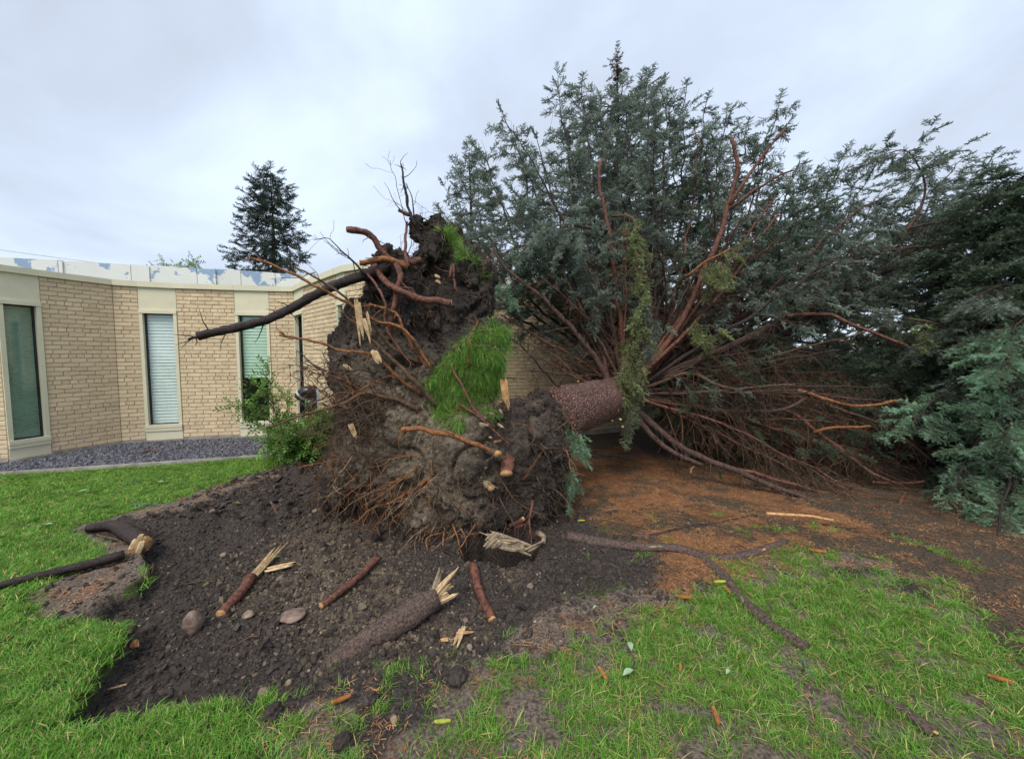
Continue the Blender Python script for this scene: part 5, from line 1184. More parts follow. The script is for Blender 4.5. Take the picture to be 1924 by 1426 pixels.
CC = [source('clay_crumb', rock_mb((1, 0.85, 0.7), 1, 0.95, seed=9 + i, freq=2.3), M['crumb_clay']) for i in range(6)]
i = rng.integers(0, len(BCO), 5200); pz = BCO[i]; sel = BNO[i][:, 1] < 0.4; pz = pz[sel]
isclay = np.exp(-((pz[:, 0] + 0.85)**2 + (pz[:, 2] - 0.7)**2) / 0.45) > rng.random(len(pz))
for nm, key, src, s_ in (('soil_clods', 'crumb', CL, ~isclay), ('clay_clods', 'claycrumb', CC, isclay)):
    q = pz[s_]; o = scatter(nm, key, src, q, rng.uniform(0, 6.28, (len(q), 3)), rng.uniform(0.006, 0.022, len(q)), FT); o.parent = BALL

# blue sprig caught on the right flank of the plate
for (pix, w) in (([(1072,792,3.6),(1078,830,3.5),(1070,880,3.45),(1072,915,3.42)], 0.17), ([(1062,800,3.6),(1060,850,3.5),(1056,905,3.45)], 0.12), ([(1075,800,3.6),(1088,812,3.5),(1092,840,3.45)], 0.08)):
    add_limb(pix, 0.008, 0.003, key='bright', bark='bark_brown', fol_kw=dict(f0=0.0, L2=w, sp2=0.035, droop=0.9, spf=0.05, sscale=0.42, mtip=0.9, ang=(30, 65)), name='hanging_sprig')

# ------------------------------------------------------------------ shrub
SH = empty('shrub', P(565, 855, 5.5) * np.array([1, 1, 0]), 'leafy green shrub with one tall sprig between the wall and the root plate', 'shrub')
def shrub():
    mb = MB(); p_, d_ = [], []; c0 = G(575, 852)
    for k in range(60):
        u = rng.uniform(515, 665); v = rng.uniform(775, 850)
        if 435 < u < 520 and rng.random() < 0.3: continue
        tip = P(u, v, rng.uniform(4.9, 5.9)); b = np.array([c0[0] + rng.uniform(-0.35, 0.45), c0[1] + rng.uniform(-0.2, 0.3), 0]); q = smooth_path([b, (b + tip) / 2 + np.array([0, 0, 0.08]), tip], 0.08, 0.04)
        mb.tube(q, np.linspace(0.008, 0.002, len(q)), 4)
        for j in range(len(q) // 4, len(q)):
            for _ in range(5): p_.append(q[j] + rng.normal(size=3) * 0.02); d_.append(unit(unit(q[j] - q[j - 1]) + rng.normal(size=3) * 0.8))
    for (pix) in ([(540,850,5.4),(520,790,5.3),(512,740,5.3),(503,690,5.3)], [(520,800,5.3),(480,770,5.2),(440,762,5.1)], [(520,790,5.3),(480,785,5.2),(450,775,5.1)], [(516,760,5.3),(490,730,5.2),(478,725,5.2)], [(525,800,5.3),(540,760,5.2),(530,730,5.2)],[(530,820,5.3),(500,800,5.2),(485,805,5.2)],[(520,780,5.3),(500,750,5.3),(470,745,5.2)]):
        q = smooth_path([P(*p) for p in pix], 0.06, 0.03); mb.tube(q, np.linspace(0.008, 0.002, len(q)), 4)
        for j in range(len(q) // 4, len(q)):
            for _ in range(3): p_.append(q[j]); d_.append(unit(unit(q[j] - q[j - 1]) + rng.normal(size=3) * 0.9))
    for k in range(620):
        u, v = rng.uniform(500, 665), rng.uniform(800, 856); g_ = P(u, v, rng.uniform(5.0, 5.6)); g_[2] = max(g_[2], 0.03); p_.append(g_); d_.append(unit(rng.normal(size=3)))
    mb.build('stems', M['bark_brown'], SH); d = np.array(d_); scatter('leaves', 'leaves', LEAF, np.array(p_), euler_from(d, unit(np.array([0.1, 0, 1.0]))[None, :] + 0.4 * rng.normal(size=(len(d), 3))), rng.uniform(0.7, 1.15, len(d)), SH)
shrub()

# ------------------------------------------------------------------ ground scatter
def on_ground(px, py, dz=0.0): return np.stack([px, py, height(px, py) + dz], 1)
def sample(n, x0, x1, y0, y1, dens):
    x = rng.uniform(x0, x1, n); y = y0 + (y1 - y0) * rng.random(n); d = dens(x, y); k = rng.random(n) < d; x, y = x[k], y[k]
    u, v = to_px(x, y, np.zeros_like(x)); k = (u > -520) & (u < 2440) & (v < 1700); return x[k], y[k]
TUFT = [blade_clump(10 + i, 18, 0.052, 0.0036, 0.038, 1.5, 'grass', 0.08) for i in range(5)]
TUFT2 = [blade_clump(30 + i, 15, 0.042, 0.0029, 0.035, 1.8, 'grass', 0.14) for i in range(4)]
gx0 = [(p[0], p[1]) for p in edge_pts]; lawn_lim = gx0 + [(8, 30), (-30, 30)]
def lawn_d(x, y):
    soil, b, lit, duff, pat, clay = masks(x, y); bed = sdpoly(x, y, [(gx0[0][0] - 5, gx0[0][1])] + gx0 + [(-1.6, 12), (-20, 12)]) > -0.01
    g_ = (1 - soil) ** 3 * (1 - b) ** 2 * (1 - duff) * (1 - lit) * (1 - np.clip(pat * 1.2, 0, 1)); r_ = np.hypot(x, y)
    return np.where(bed | (x > 1.0), 0, g_ * np.clip(2.6 / r_, 0.3, 1))
x, y = sample(112000, -9.5, 0.6, 1.0, 6.2, lawn_d); r_ = np.hypot(x, y)
s = rng.uniform(0.55, 1.0, len(x)) * (1 + 0.25 * fbm(x * 2, y * 2, o=2)); S = np.stack([s * np.clip(0.7 + r_ * 0.16, 1, 1.8), s * np.clip(0.7 + r_ * 0.16, 1, 1.8), s * np.clip(1.05 - 0.05 * r_, 0.7, 1)], 1)
tag(scatter('lawn_grass', 'lawn', TUFT, on_ground(x, y, -0.004), np.stack([rng.normal(0, .15, len(x)), rng.normal(0, .15, len(x)), rng.uniform(0, 6.28, len(x))], 1), S), 'dense green lawn grass to the left of the soil pit')
def patch_d(x, y):
    soil, b, lit, duff, pat, clay = masks(x, y); n1 = fbm(x * 2.3 + 70, y * 2.3 + 3, o=3); n2 = fbm(x * 9, y * 9, o=3)
    right = sstep(-0.6, 1.2, x); d = pat * np.clip(0.42 + 1.1 * -n1 + 1.3 * n2, 0.02, 1) * (1 - soil * 0.8)
    lush = sstep(0.4, 0.0, np.hypot((x - 1.35) / 1.0, (y - 2.1) / 0.6) - 0.8); lush2 = sstep(1.9, 1.5, y)
    return np.clip(d * (0.42 + 0.75 * lush + 0.3 * lush2 + 0.35 * sstep(1.2, 2.2, x)) + pat * 0.22 * sstep(0.8, 2.0, x) * sstep(2.6, 1.9, y), 0, 1)
x, y = sample(42000, -1.6, 4.2, 1.0, 3.8, patch_d); s = rng.uniform(0.55, 1.15, len(x))
tag(scatter('patchy_grass', 'patchy', TUFT2, on_ground(x, y, -0.003), np.stack([rng.normal(0, .25, len(x)), rng.normal(0, .25, len(x)), rng.uniform(0, 6.28, len(x))], 1), s), 'worn patchy grass with bare specks along the front and right')
def spr_d(x, y):
    sp_ = sstep(-0.05, 0.1, sdpoly(x, y, SPROUT)); n2 = fbm(x * 4 + 5, y * 4 + 8, o=3); soil = masks(x, y)[0]; return sp_ * sstep(0.30, 0.55, n2) * (1 - 0.8 * soil) * 0.5
x, y = sample(24000, -1.6, 3.5, 1.3, 3.8, spr_d)
tag(scatter('sprouting_grass', 'patchy', TUFT2, on_ground(x, y, -0.002), np.stack([rng.normal(0, .3, len(x)), rng.normal(0, .3, len(x)), rng.uniform(0, 6.28, len(x))], 1), rng.uniform(0.5, 1.0, len(x))), 'sparse grass tufts in the needle litter and bare soil')
# soil crumbs and pebbles
x, y = sample(9000, -3.4, 0.6, 2.0, 5.2, lambda x, y: np.clip(masks(x, y)[0] + 0.5 * masks(x, y)[1], 0, 1) * sstep(2.8, 3.7, y + 0.15 * x) * sstep(-0.7, -1.2, x) * 0.8)
tag(scatter('soil_lumps', 'crumb', CL, on_ground(x, y, 0.004), rng.uniform(0, 6.28, (len(x), 3)), 0.010 + 0.045 * rng.random(len(x)) ** 3), 'bigger lumps of black soil heaped left of the root plate')
x, y = sample(60000, -3.4, 1.3, 1.2, 5.2, lambda x, y: np.clip(masks(x, y)[0] + 0.35 * masks(x, y)[1], 0, 1) * np.clip(2.2 / np.hypot(x, y), 0.2, 1)); nz = rng.random(len(x)) ** 3
tag(scatter('soil_crumbs', 'crumb', CL, on_ground(x, y, 0.001), rng.uniform(0, 6.28, (len(x), 3)), 0.003 + 0.014 * nz + 0.022 * rng.random(len(x)) ** 14), 'loose dark soil crumbs all over the torn pit')
x, y = sample(40000, -3.4, 1.3, 1.2, 5.2, lambda x, y: np.clip(masks(x, y)[5] * 1.3, 0, 1) * 0.8); nz = rng.random(len(x)) ** 3
tag(scatter('clay_crumbs', 'claycrumb', CC, on_ground(x, y, 0.001), rng.uniform(0, 6.28, (len(x), 3)), 0.003 + 0.015 * nz + 0.02 * rng.random(len(x)) ** 12), 'grey brown clay crumbs in the middle of the pit')
PB = [source('pebble', rock_mb((1, 0.8, 0.6), 1, 0.35, seed=20 + i, freq=1.2), M['pebble']) for i in range(4)]
def peb_d(x, y):
    soil, b, lit, duff, pat, clay = masks(x, y); return np.clip(soil * (0.06 + 0.16 * sstep(0, .5, fbm(x * 3 + 2, y * 3, o=2))) + clay * 0.6 + b * 0.18 + pat * 0.03 + duff * 0.03, 0, 1)
x, y = sample(36000, -3.8, 3.0, 1.2, 5.2, peb_d); nz = rng.random(len(x)) ** 4
tag(scatter('pebbles', 'pebble', PB, on_ground(x, y, 0.002), np.stack([rng.normal(0, .3, len(x)), rng.normal(0, .3, len(x)), rng.uniform(0, 6.28, len(x))], 1), 0.003 + 0.010 * nz), 'small pale pebbles strewn through the dark soil')
def needles(seed, n, L_=0.018, w=0.0022):
    r = np.random.default_rng(seed); mb = MB()
    for i in range(n):
        a = r.uniform(0, 6.28); c = np.array([r.normal(0, .03), r.normal(0, .03), r.uniform(0.001, 0.008)]); d = np.array([math.cos(a), math.sin(a), r.uniform(-.25, .25)]) * L_ / 2; s = np.array([-math.sin(a), math.cos(a), 0]) * w / 2
        mb.add([c - d - s, c - d + s, c + d + s, c + d - s], [(0, 1, 2, 3)])
    return source('fallen_needles', mb, M['litter'])
ND = [needles(i, 26) for i in range(4)]
def lit_d(x, y):
    soil, b, lit, duff, pat, clay = masks(x, y); return np.clip(lit * 1.0 + duff * 0.10 + pat * 0.045 + b * 0.10 - soil, 0, 1)
x, y = sample(36000, -3.5, 5.0, 1.2, 5.4, lit_d)
tag(scatter('needle_litter', 'litter', ND, on_ground(x, y, 0.0), np.stack([0 * x, 0 * x, rng.uniform(0, 6.28, len(x))], 1), rng.uniform(0.7, 1.4, len(x))), 'orange brown fallen needles under the tree')

# ------------------------------------------------------------------ single things on the ground
def gz(p): return np.array([p[0], p[1], float(height(np.array([p[0]]), np.array([p[1]]))[0])])
def ground_pts(pix, lift, z=0.0): return [gz(G(u, v, z)) + np.array([0, 0, l]) for (u, v), l in zip(pix, lift)]
def log_thing(name, pts, r0, r1, bark, label, cat, cap=1, group=None, parts=None, sides=12, flat=1.0, jit=0.01, rough=0.12, mid=None, step=0.04):
    t = empty(name, pts[0], label, cat, group); q = smooth_path(pts, step, jit); mb = MB(); n = len(q); tt = np.linspace(0, 1, n); rad = np.interp(tt, [0, .5, 1], [r0, mid or (r0 + r1) / 2, r1]) * (1 + 0.12 * fbm(tt * 8 + rng.uniform(0, 60), tt * 0, o=2))
    mb.tube(q, rad, sides, 0, cap=cap, rough=rough, flat=flat); mb.build('bark_body', [M[bark], M['wood']], t); return t, q
def shards(t, p, d, n, L_, w, mt='wood_pale', name='splinter', spread=0.25):
    for k in range(n):
        dd = unit(d + rng.normal(size=3) * spread); l = L_ * rng.uniform(0.4, 1.0); s = unit(np.cross(dd, rng.normal(size=3))); u_ = np.cross(dd, s); ww = w * rng.uniform(0.5, 1); b = p + s * rng.uniform(-w, w) + u_ * rng.uniform(-w, w) * 0.6
        V = [b - s*ww, b + s*ww, b + u_*ww*0.5, b + dd*l*0.6 - s*ww*0.8, b + dd*l*0.6 + s*ww*0.7, b + dd*l*0.6 + u_*ww*0.4, b + dd*l]
        m = MB(); m.add(np.array(V), [(0,2,1),(0,1,4,3),(1,2,5,4),(2,0,3,5),(3,4,6),(4,5,6),(5,3,6)]); m.build(name, M[mt], t, smooth=False)

pts = ground_pts([(612,1212),(680,1195),(760,1165),(822,1140)], [-0.02, 0.02, 0.055, 0.085])
t, q = log_thing('broken_root_log', pts, 0.05, 0.06, 'bark_gray', 'thick half buried root log with pale splintered end in front of the pit', 'log', mid=0.075, sides=14)
d = unit(q[-1] - q[-3]); e_ = q[-1] - d * 0.04
for (a_, b_, L_, w_, n_, mt_) in ((0.2, 0.85, 0.20, 0.05, 5, 'wood_pale'), (0.55, 0.12, 0.15, 0.07, 6, 'wood_pale'), (-0.5, 0.7, 0.15, 0.03, 4, 'wood_old'), (0.1, 0.4, 0.10, 0.08, 7, 'wood'), (0.5, -0.3, 0.08, 0.06, 5, 'wood_old')):
    bundle('splinter', e_, e_ + unit(d + np.array([a_, 0, b_])) * L_, w_, 0.022, n_, mt_, t, fray=0.22)
m = MB()
for k in range(6):
    a = q[len(q)//4 + k]; m.tube(np.array([a + np.array([0, -0.05, -0.03]), a + np.array([-0.05, -0.09, -0.05]), a + np.array([-0.12 + 0.03*k, -0.14, -0.07])]), [0.004, 0.003, 0.0015], 4)
m.build('rootlets', M['twig'], t)

def chip(name, pix, label, cat='wood chip', th=0.012, tilt=0.02, mt='wood_pale', lift=0.02, group=None):
    g_ = [gz(G(u, v)) for u, v in ragged(pix)]; c = np.mean(g_, axis=0); zz = c[2] + lift; pts = [np.array([p[0], p[1], zz + rng.uniform(-0.3, 1) * tilt * 0.5]) for i, p in enumerate(g_)]; n = len(pts)
    V = pts + [p - np.array([0, 0, th + lift * 0.6]) for p in pts] + [np.array([c[0], c[1], zz + 0.006]), np.array([c[0], c[1], zz - th - lift * 0.6])]
    Fc = [((i + 1) % n, i, i + n, (i + 1) % n + n) for i in range(n)] + [(i, (i + 1) % n, 2 * n) for i in range(n)] + [((i + 1) % n + n, i + n, 2 * n + 1) for i in range(n)]
    m = MB(); m.add(np.array(V), Fc); return tag(m.build(name, M[mt], None, smooth=False, loc=c), label, cat, group)
t = empty('torn_wood_chip', gz(G(860, 1200)), 'small star shaped pale torn chip lying below the big root log', 'wood chip')
for (a, b, w_, n_) in (((832,1196),(862,1200),0.030,4), ((868,1184),(856,1214),0.034,5), ((862,1192),(890,1188),0.024,4)):
    za, zb = gz(G(*a)) + np.array([0, 0, 0.028]), gz(G(*b)) + np.array([0, 0, 0.022]); bundle('wood_strip', za, zb, w_, 0.016, n_, 'wood_pale' if n_ != 4 else 'wood', t, up=(0, 0, 1), fray=0.22)
pts = ground_pts([(412,1122),(450,1085),(472,1062)], [0.02, 0.035, 0.05]); t, q = log_thing('broken_branch', pts, 0.03, 0.036, 'bark_red', 'red barked branch with a long pale split end left of the pit middle', 'branch'); d = unit(q[-1] - q[-3])
far_ = gz(G(528, 1012)) + np.array([0, 0, 0.06]); bundle('split_wood', q[-1] - d * 0.02, far_, 0.055, 0.03, 6, 'wood_pale', t, up=(0, -0.5, 1), fray=0.14)
a, b = gz(G(500, 1050)) + np.array([0, 0, 0.03]), gz(G(556, 1040)) + np.array([0, 0, 0.03]); bundle('split_wood_piece', a, b, 0.05, 0.02, 5, 'wood_pale', None, None, 'short flat pale piece of split wood right of the red barked branch', 'wood piece', loc=a, up=(0, 0, 1), fray=0.15)
pts = ground_pts([(602,1112),(655,1078),(712,1040)], [0.025, 0.04, 0.05]); log_thing('broken_branch', pts, 0.021, 0.024, 'bark_red', 'straight red stick without splits in the middle of the pit', 'branch')
pts = [gz(G(888,1072)) + np.array([0, 0, 0.03]), gz(G(900,1110)) + np.array([0, 0, 0.035]), gz(G(925,1160)) + np.array([0, 0, 0.0])]; log_thing('exposed_root', pts, 0.03, 0.026, 'bark_red', 'dark red root running from the hole towards the camera', 'root')
pts = [gz(G(165,990)) + np.array([0, 0, 0.0]), gz(G(215,990)) + np.array([0, 0, 0.07]), gz(G(256,1012)) + np.array([0, 0, 0.13]), gz(G(268,1026)) + np.array([0, 0, 0.12])]; t, q = log_thing('broken_root_stump', pts, 0.03, 0.062, 'bark_dark', 'curved root stump with a pale torn face at the left end of the pit', 'root', mid=0.06)
bundle('torn_face', q[-1] + np.array([0.04, -0.07, 0.07]), q[-1] + np.array([-0.05, -0.09, -0.12]), 0.11, 0.04, 7, 'wood_pale', t, fray=0.2)
m = MB(); m.tube(smooth_path([P(245,1026,3.0), P(215,1014,3.0), P(182,1004,3.05)], 0.05, 0.02), 0.008, 6); m.build('side_root', M['bark_brown'], t)
pts = [gz(G(150,1158)), gz(G(205,1160)) + np.array([0, 0, 0.01]), gz(G(252,1180)) + np.array([0, 0, 0.03])]; t, q = log_thing('broken_root_stump', pts, 0.028, 0.022, 'bark_dark', 'small dark root stub with chewed orange end at the turf step', 'root'); shards(t, q[-1], unit(q[-1] - q[-2]), 8, 0.03, 0.012, mt='wood', spread=0.6)
# roots on the surface to the right
SR = [([(1065,1008),(1130,1018),(1200,1030),(1270,1036),(1315,1046)], 0.04, 0.03, 'bark_gray', 'worn grey surface root with pale scar leading right from the root plate'),
      ([(1310,1046),(1360,1050),(1410,1042),(1475,1018)], 0.03, 0.022, 'bark_gray', 'surface root arm bending up and right through the orange litter'),
      ([(1312,1046),(1350,1075),(1385,1115),(1430,1162),(1515,1222)], 0.03, 0.026, 'bark_gray', 'long surface root running diagonally through the grass with yellow scars'),
      ([(1630,1292),(1680,1322),(1755,1378)], 0.02, 0.024, 'bark_gray', 'separate surface root near the bottom right corner'),
      ([(1440,966),(1500,970),(1565,977)], 0.016, 0.012, 'wood', 'peeled orange yellow root on the ground below the dead branches'),
      ([(1390,1050),(1430,1062),(1490,1080)], 0.014, 0.010, 'bark_gray', 'thin surface root forking down right above the lush grass'),
      ([(1185,1006),(1235,1010)], 0.016, 0.012, 'bark_gray', 'short root hump above the worn surface root'),
      ([(1220,1008),(1330,985),(1420,968)], 0.014, 0.01, 'bark_dark', 'faint dark root crossing the orange litter'),
      ([(-40,1122),(30,1100),(90,1086),(150,1070),(235,1048)], 0.020, 0.032, 'bark_dark', 'long dark soil crusted root lying across the lawn at the left edge'),
      ([(1530,1042),(1600,1056),(1660,1062)], 0.010, 0.008, 'bark_red', 'thin reddish root at the edge of the lush grass')]
for pix, a, b, bk, lb in SR:
    lf_ = 0.11 if pix[0][0] < 0 else a * 0.35; pts = [gz(G(u, v)) * np.array([1, 1, 0 if lf_ > 0.1 else 1]) + np.array([0, 0, 0.03 if lf_ > 0.1 else lf_]) for u, v in pix]; t, q = log_thing('surface_root', pts, a * 1.25, b * 1.25, bk, lb, 'root', flat=0.75, jit=0.012, cap=0)
    if bk == 'bark_gray' and a > 0.018:
        for f in ((0.35, 0.55) if a < 0.035 else (0.3, 0.6)):
            i = int(f * len(q)); seg_ = q[i:i + 4] + np.array([0, -a * 0.55, a * 0.42]); m = MB(); m.tube(seg_, np.array([0.004, a * 0.42, a * 0.38, 0.003][:len(seg_)]), 7, flat=0.6, rough=0.25); m.build('scar', M['wood' if a < 0.035 else 'wood_old'], t)
# rocks
def rock(u, v, w, h, label, mt='rock', seed=0, sink=0.35, name='rock', group=None, cat='rock'):
    g_ = gz(G(u, v + h * 0.4)); k = g_[1] / F; hw, hh = w * k / 2.5, h * k / 2.4; m = rock_mb((hw, hw * 0.95, hh), 3, 0.34, seed=seed, freq=1.3); V = m.v[0]; c = g_ + np.array([0, 0, hh * (1 - sink)])
    mm = MB(); mm.add(V + c, m.f); return tag(mm.build(name, M[mt], None, loc=g_), label, cat, group)
rock(362, 1125, 40, 54, 'upright egg shaped brown rock in the dark pit', seed=1, sink=0.15)
rock(548, 1118, 58, 20, 'flat purplish rock half sunk between the two red branches', seed=2)
rock(493, 1247, 26, 20, 'rounded brown stone near the front rim of the pit', seed=3)
rock(541, 1233, 15, 14, 'small pale stone right of the rounded brown stone', 'rock_pale', seed=4)
rock(740, 1350, 18, 16, 'pale pointed pebble in the grass at the bottom centre', 'rock_pale', seed=5)
rock(465, 1120, 26, 16, 'pale grey clod stone under the red barked branch', 'rock_pale', seed=6)
rock(996, 1104, 16, 16, 'square grey stone in front of the hole', seed=7)
rock(400, 975, 14, 12, 'small grey stone among the soil heaps on the left', 'rock', seed=8)
rock(418, 1015, 13, 9, 'tan stone above the split branch', 'rock_pale', seed=9)
rock(592, 952, 12, 10, 'rusty tan stone on the soil heap left of the plate', 'rock_pale', seed=10)
rock(882, 1210, 16, 16, 'ochre stone right below the star shaped chip', 'rock_pale', seed=12)
rock(875, 1160, 14, 12, 'grey stone right of the splintered log end', seed=13)
def clod(u, v, w, h, label, seed): 
    g_ = gz(G(u, v)); k = g_[1] / F; m = rock_mb((w * k / 2, w * k / 2, h * k / 2.4), 4, 0.55, seed=seed, freq=2.6); mm = MB(); mm.add(m.v[0] + g_ + np.array([0, 0, h * k / 6]), m.f); tag(mm.build('dirt_clod', M['crumb'], None, loc=g_), label, 'clod')
clod(645, 1400, 34, 30, 'dark clod of soil in the grass at the bottom edge', 31)
clod(692, 1320, 34, 26, 'dark clod of soil right of the orange cone', 32)
clod(512, 1345, 34, 34, 'dark crumbly clod left of the orange cone', 33)
clod(860, 1275, 40, 24, 'flattened dark clod in the grass right of centre', 34)
# cones
def cone_mesh(mt):
    mb = MB(); n = 13; z = np.linspace(-1, 1, n); prof = 0.27 * np.sqrt(np.clip(1 - (np.abs(z + 0.1) / 1.12) ** 2.2, 0.02, 1)) * 0.82
    mb.tube(np.stack([z * 0.05, 0.004 * z * z, 0 * z], 1), prof * 0.05, 10)
    for i in range(84):
        t = -0.93 + 1.88 * i / 84; a = i * 2.39996; r_ = float(np.interp(t, z, prof)) * 0.05; c = np.array([t * 0.05, r_ * math.cos(a), r_ * math.sin(a)]); o = np.array([0, math.cos(a), math.sin(a)]); s = np.array([0, -math.sin(a), math.cos(a)])
        w = 0.0052; mb.add([c - s * w * 0.7 - o * 0.002, c + s * w * 0.7 - o * 0.002, c + np.array([0.006, 0, 0]) + s * w + o * 0.0022, c + np.array([0.0095, 0, 0]) + o * 0.0032, c + np.array([0.006, 0, 0]) - s * w + o * 0.0022], [(0, 1, 2, 3, 4)])
    V = np.concatenate(mb.v); me = bpy.data.meshes.new('cone'); me.from_pydata(V.tolist(), [], mb.f); me.materials.append(M[mt]); return me
CM, CG = cone_mesh('cone'), cone_mesh('cone_green')
def cone(u, v, az, sc_, label, green=False, tilt=0.0):
    g_ = gz(G(u, v)); o = bpy.data.objects.new('spruce_cone', CG if green else CM); C.objects.link(o); o.location = (g_[0], g_[1], g_[2] + 0.014 * sc_ + 0.012); o.rotation_euler = (0, tilt, az); o.scale = (sc_,) * 3; tag(o, label, 'cone')
cone(640, 1325, 0.5, 0.75, 'orange spruce cone between dark clods at the bottom left')
cone(1133, 1272, 1.9, 0.72, 'orange spruce cone standing out in grass right of centre')
cone(1283, 1130, -0.2, 0.85, 'reddish spruce cone at the border of bare soil and litter')
cone(1366, 1113, 1.7, 0.7, 'brown spruce cone directly under the yellow one by the diagonal root')
cone(1536, 1041, -0.4, 1.0, 'long orange cone at the top edge of the lush grass')
cone(1278, 1262, 1.2, 0.45, 'tiny red cone left of the diagonal root in the grass')
cone(1878, 1282, -0.5, 0.8, 'brown cone at the far right in the grass')
cone(1047, 978, 1.5, 0.6, 'reddish cone at the right foot of the root plate')
cone(1345, 1358, 1.4, 0.75, 'slim rust coloured cone low in the grass right of centre')
cone(831, 1361, 0.1, 0.62, 'yellow green unripe cone at the bottom centre', True)
cone(1352, 1098, 0.1, 0.75, 'yellow unripe cone touching the diagonal root', True)
cone(1092, 982, 0.0, 0.6, 'small yellow green cone on the orange litter', True)
# loose leaves, sprigs, sticks
def leaf(u, v, az, l, label, mt='leaf_pale'):
    g_ = gz(G(u, v)); d = np.array([math.cos(az), math.sin(az), 0.12]); s = np.array([-math.sin(az), math.cos(az), 0.0]); c = g_ + np.array([0, 0, 0.035]); V = []
    for t, w in ((-1, 0.05), (-0.5, 0.75), (0, 1), (0.5, 0.7), (1, 0.03)):
        for k in (-1, 0, 1): V.append(c + d * l * t / 2 + s * w * k * l * 0.26 + np.array([0, 0, 0.012 * (1 - t * t) - 0.006 * (1 - abs(k)) + 0.004]))
    V2 = [v_ - np.array([0, 0, 0.0008]) for v_ in V]
    Fc = [(r_ * 3 + k, (r_ + 1) * 3 + k, (r_ + 1) * 3 + k + 1, r_ * 3 + k + 1) for r_ in range(4) for k in range(2)]; m = MB(); m.add(np.array(V), Fc); m.add(np.array(V2), [f[::-1] for f in Fc]); tag(m.build('fallen_leaf', M[mt], None, loc=g_), label, 'leaf')
leaf(1184, 1228, 1.5, 0.055, 'pale green leaf standing in the grass above its lighter neighbour')
leaf(1180, 1281, 0.4, 0.06, 'silvery pale leaf right of the orange cone in the grass')
leaf(1118, 1155, 0.3, 0.03, 'tiny green leaf on the bare soil')
leaf(520, 1030, 0.3, 0.05, 'small green leaf behind the split wood', 'leaf')
leaf(445, 948, 0.2, 0.06, 'yellow green leaf on the brown strip by the lawn', 'leaf')
leaf(386, 1069, 0.8, 0.04, 'green leaf above the egg shaped rock', 'leaf')
leaf(155, 930, 0.7, 0.09, 'large pale leaf on the upper left lawn')
leaf(198, 958, 0.9, 0.10, 'narrow green leaf left of the bluish sprig', 'leaf')
leaf(90, 993, 0.4, 0.07, 'pale leaf on the lawn near the left edge')
leaf(300, 912, 0.2, 0.09, 'pale leaf on the lawn between sprig and gravel')
leaf(1368, 1280, 0.5, 0.035, 'white grey leaf scrap in the patchy grass')
def sprig(u, v, l, az, key, label):
    g_ = gz(G(u, v)); t = empty('needle_sprig', g_, label, 'twig'); m = MB(); d = np.array([math.cos(az), math.sin(az), 0.0]); a = g_ + np.array([0, 0, 0.02]); m.tube(np.array([a - d * l / 2, a, a + d * l / 2]), 0.004, 5); m.build('stem', M['twig'], t); fo = Fol()
    for k in range(6): fo.add(a + d * l * (k / 6 - 0.5), unit(d + rng.normal(size=3) * 0.5 * np.array([1, 1, 0.2])), np.array([0, 0, 1.0]), l * 1.5 * rng.uniform(0.7, 1))
    fo.build('needles', key, t)
sprig(265, 953, 0.24, 0.05, 'bright', 'bluish needle sprig on the lawn edge above the root stump')
sprig(236, 913, 0.16, 0.4, 'bright', 'bluish needle sprig further up the lawn')
sprig(1150, 962, 0.13, 0.4, 'nearblue', 'green needle sprig on the orange litter')
sprig(1300, 940, 0.13, 1.4, 'nearblue', 'green needle sprig in the middle of the litter')
sprig(1510, 1260, 0.10, 1.0, 'bright', 'blue grey sprig below the end of the diagonal root')
sprig(1190, 1262, 0.06, 1.0, 'bright', 'tiny blue sprig between two pale leaves')
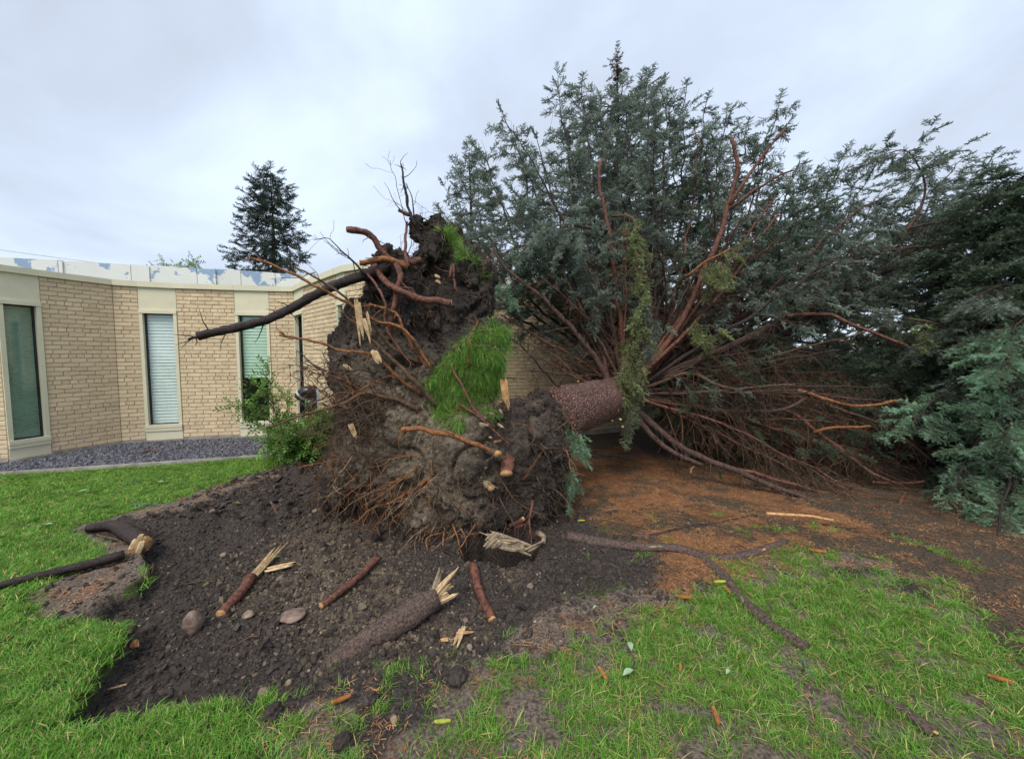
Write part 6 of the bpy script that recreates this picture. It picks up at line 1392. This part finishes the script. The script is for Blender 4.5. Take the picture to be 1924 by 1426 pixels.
def stick(pix, r_, mt, label, lift=0.012, ends=None):
    pts = [gz(G(u, v)) + np.array([0, 0, lift]) for u, v in pix]; m = MB(); m.tube(smooth_path(pts, 0.04, 0.006), r_, 6, rough=0.1); tag(m.build('stick', M[mt], None, loc=pts[0]), label, 'stick')
stick([(8,1104),(22,1092),(32,1082)], 0.004, 'straw', 'straw coloured stick at the left edge by the crack', 0.03)
stick([(200,1248),(235,1240)], 0.005, 'wood_pale', 'pale stick on the soil beside the turf tip')
stick([(501,945),(508,958),(520,968)], 0.012, 'bark_red', 'short red stick on the soil heap left of the plate', 0.02)
stick([(283,1058),(286,1046),(285,1034)], 0.007, 'bark_red', 'upright red peg by the torn root stump', 0.03)
stick([(318,1075),(350,1066),(412,1055)], 0.004, 'bark_brown', 'thin dark twig lying across the left pit')
stick([(430,1172),(470,1162),(485,1160)], 0.004, 'twig_orange', 'thin orange twig above the rounded brown stone')
stick([(962,1212),(985,1216),(1004,1220)], 0.004, 'twig_orange', 'orange twig in front of the bare soil')
stick([(1297,893),(1299,886),(1303,880)], 0.015, 'wood', 'orange wood shard on litter beneath the lowest branch', 0.03)
stick([(180,1292),(200,1290),(218,1280)], 0.003, 'straw', 'fine straw on the dark tip of the pit')
stick([(268,858),(285,852),(292,856)], 0.012, 'bark_red', 'rusty dry twig on the slate gravel', 0.05)
m = MB()
for k in range(150):   # loose dead twigs below the branches
    u, v = rng.uniform(1150, 1850), rng.uniform(860, 1010)
    if v < 830 + (u - 1150) * 0.16: continue
    p = gz(G(u, v)); a = rng.uniform(-0.6, 0.6) + (math.pi if rng.random() < .5 else 0); l = rng.uniform(0.08, 0.3); d = np.array([math.cos(a), math.sin(a), rng.uniform(0, 0.2)])
    m.tube(np.array([p + [0, 0, 0.008], p + d * l * 0.5 + [0, 0, 0.012], p + d * l + rng.normal(size=3) * 0.01 + [0, 0, 0.01]]), rng.uniform(0.0015, 0.004), 4, k % 3)
tag(m.build('twig_litter', [M['twig'], M['twig_orange'], M['bark_red']], None), 'thin dead twigs littering the ground under the fallen branches', kind='stuff')
print('tris', sum(sum(len(p.vertices) - 2 for p in o.data.polygons) for o in bpy.data.objects if o.type == 'MESH' and o.users_collection and len(o.data.polygons) < 200000))
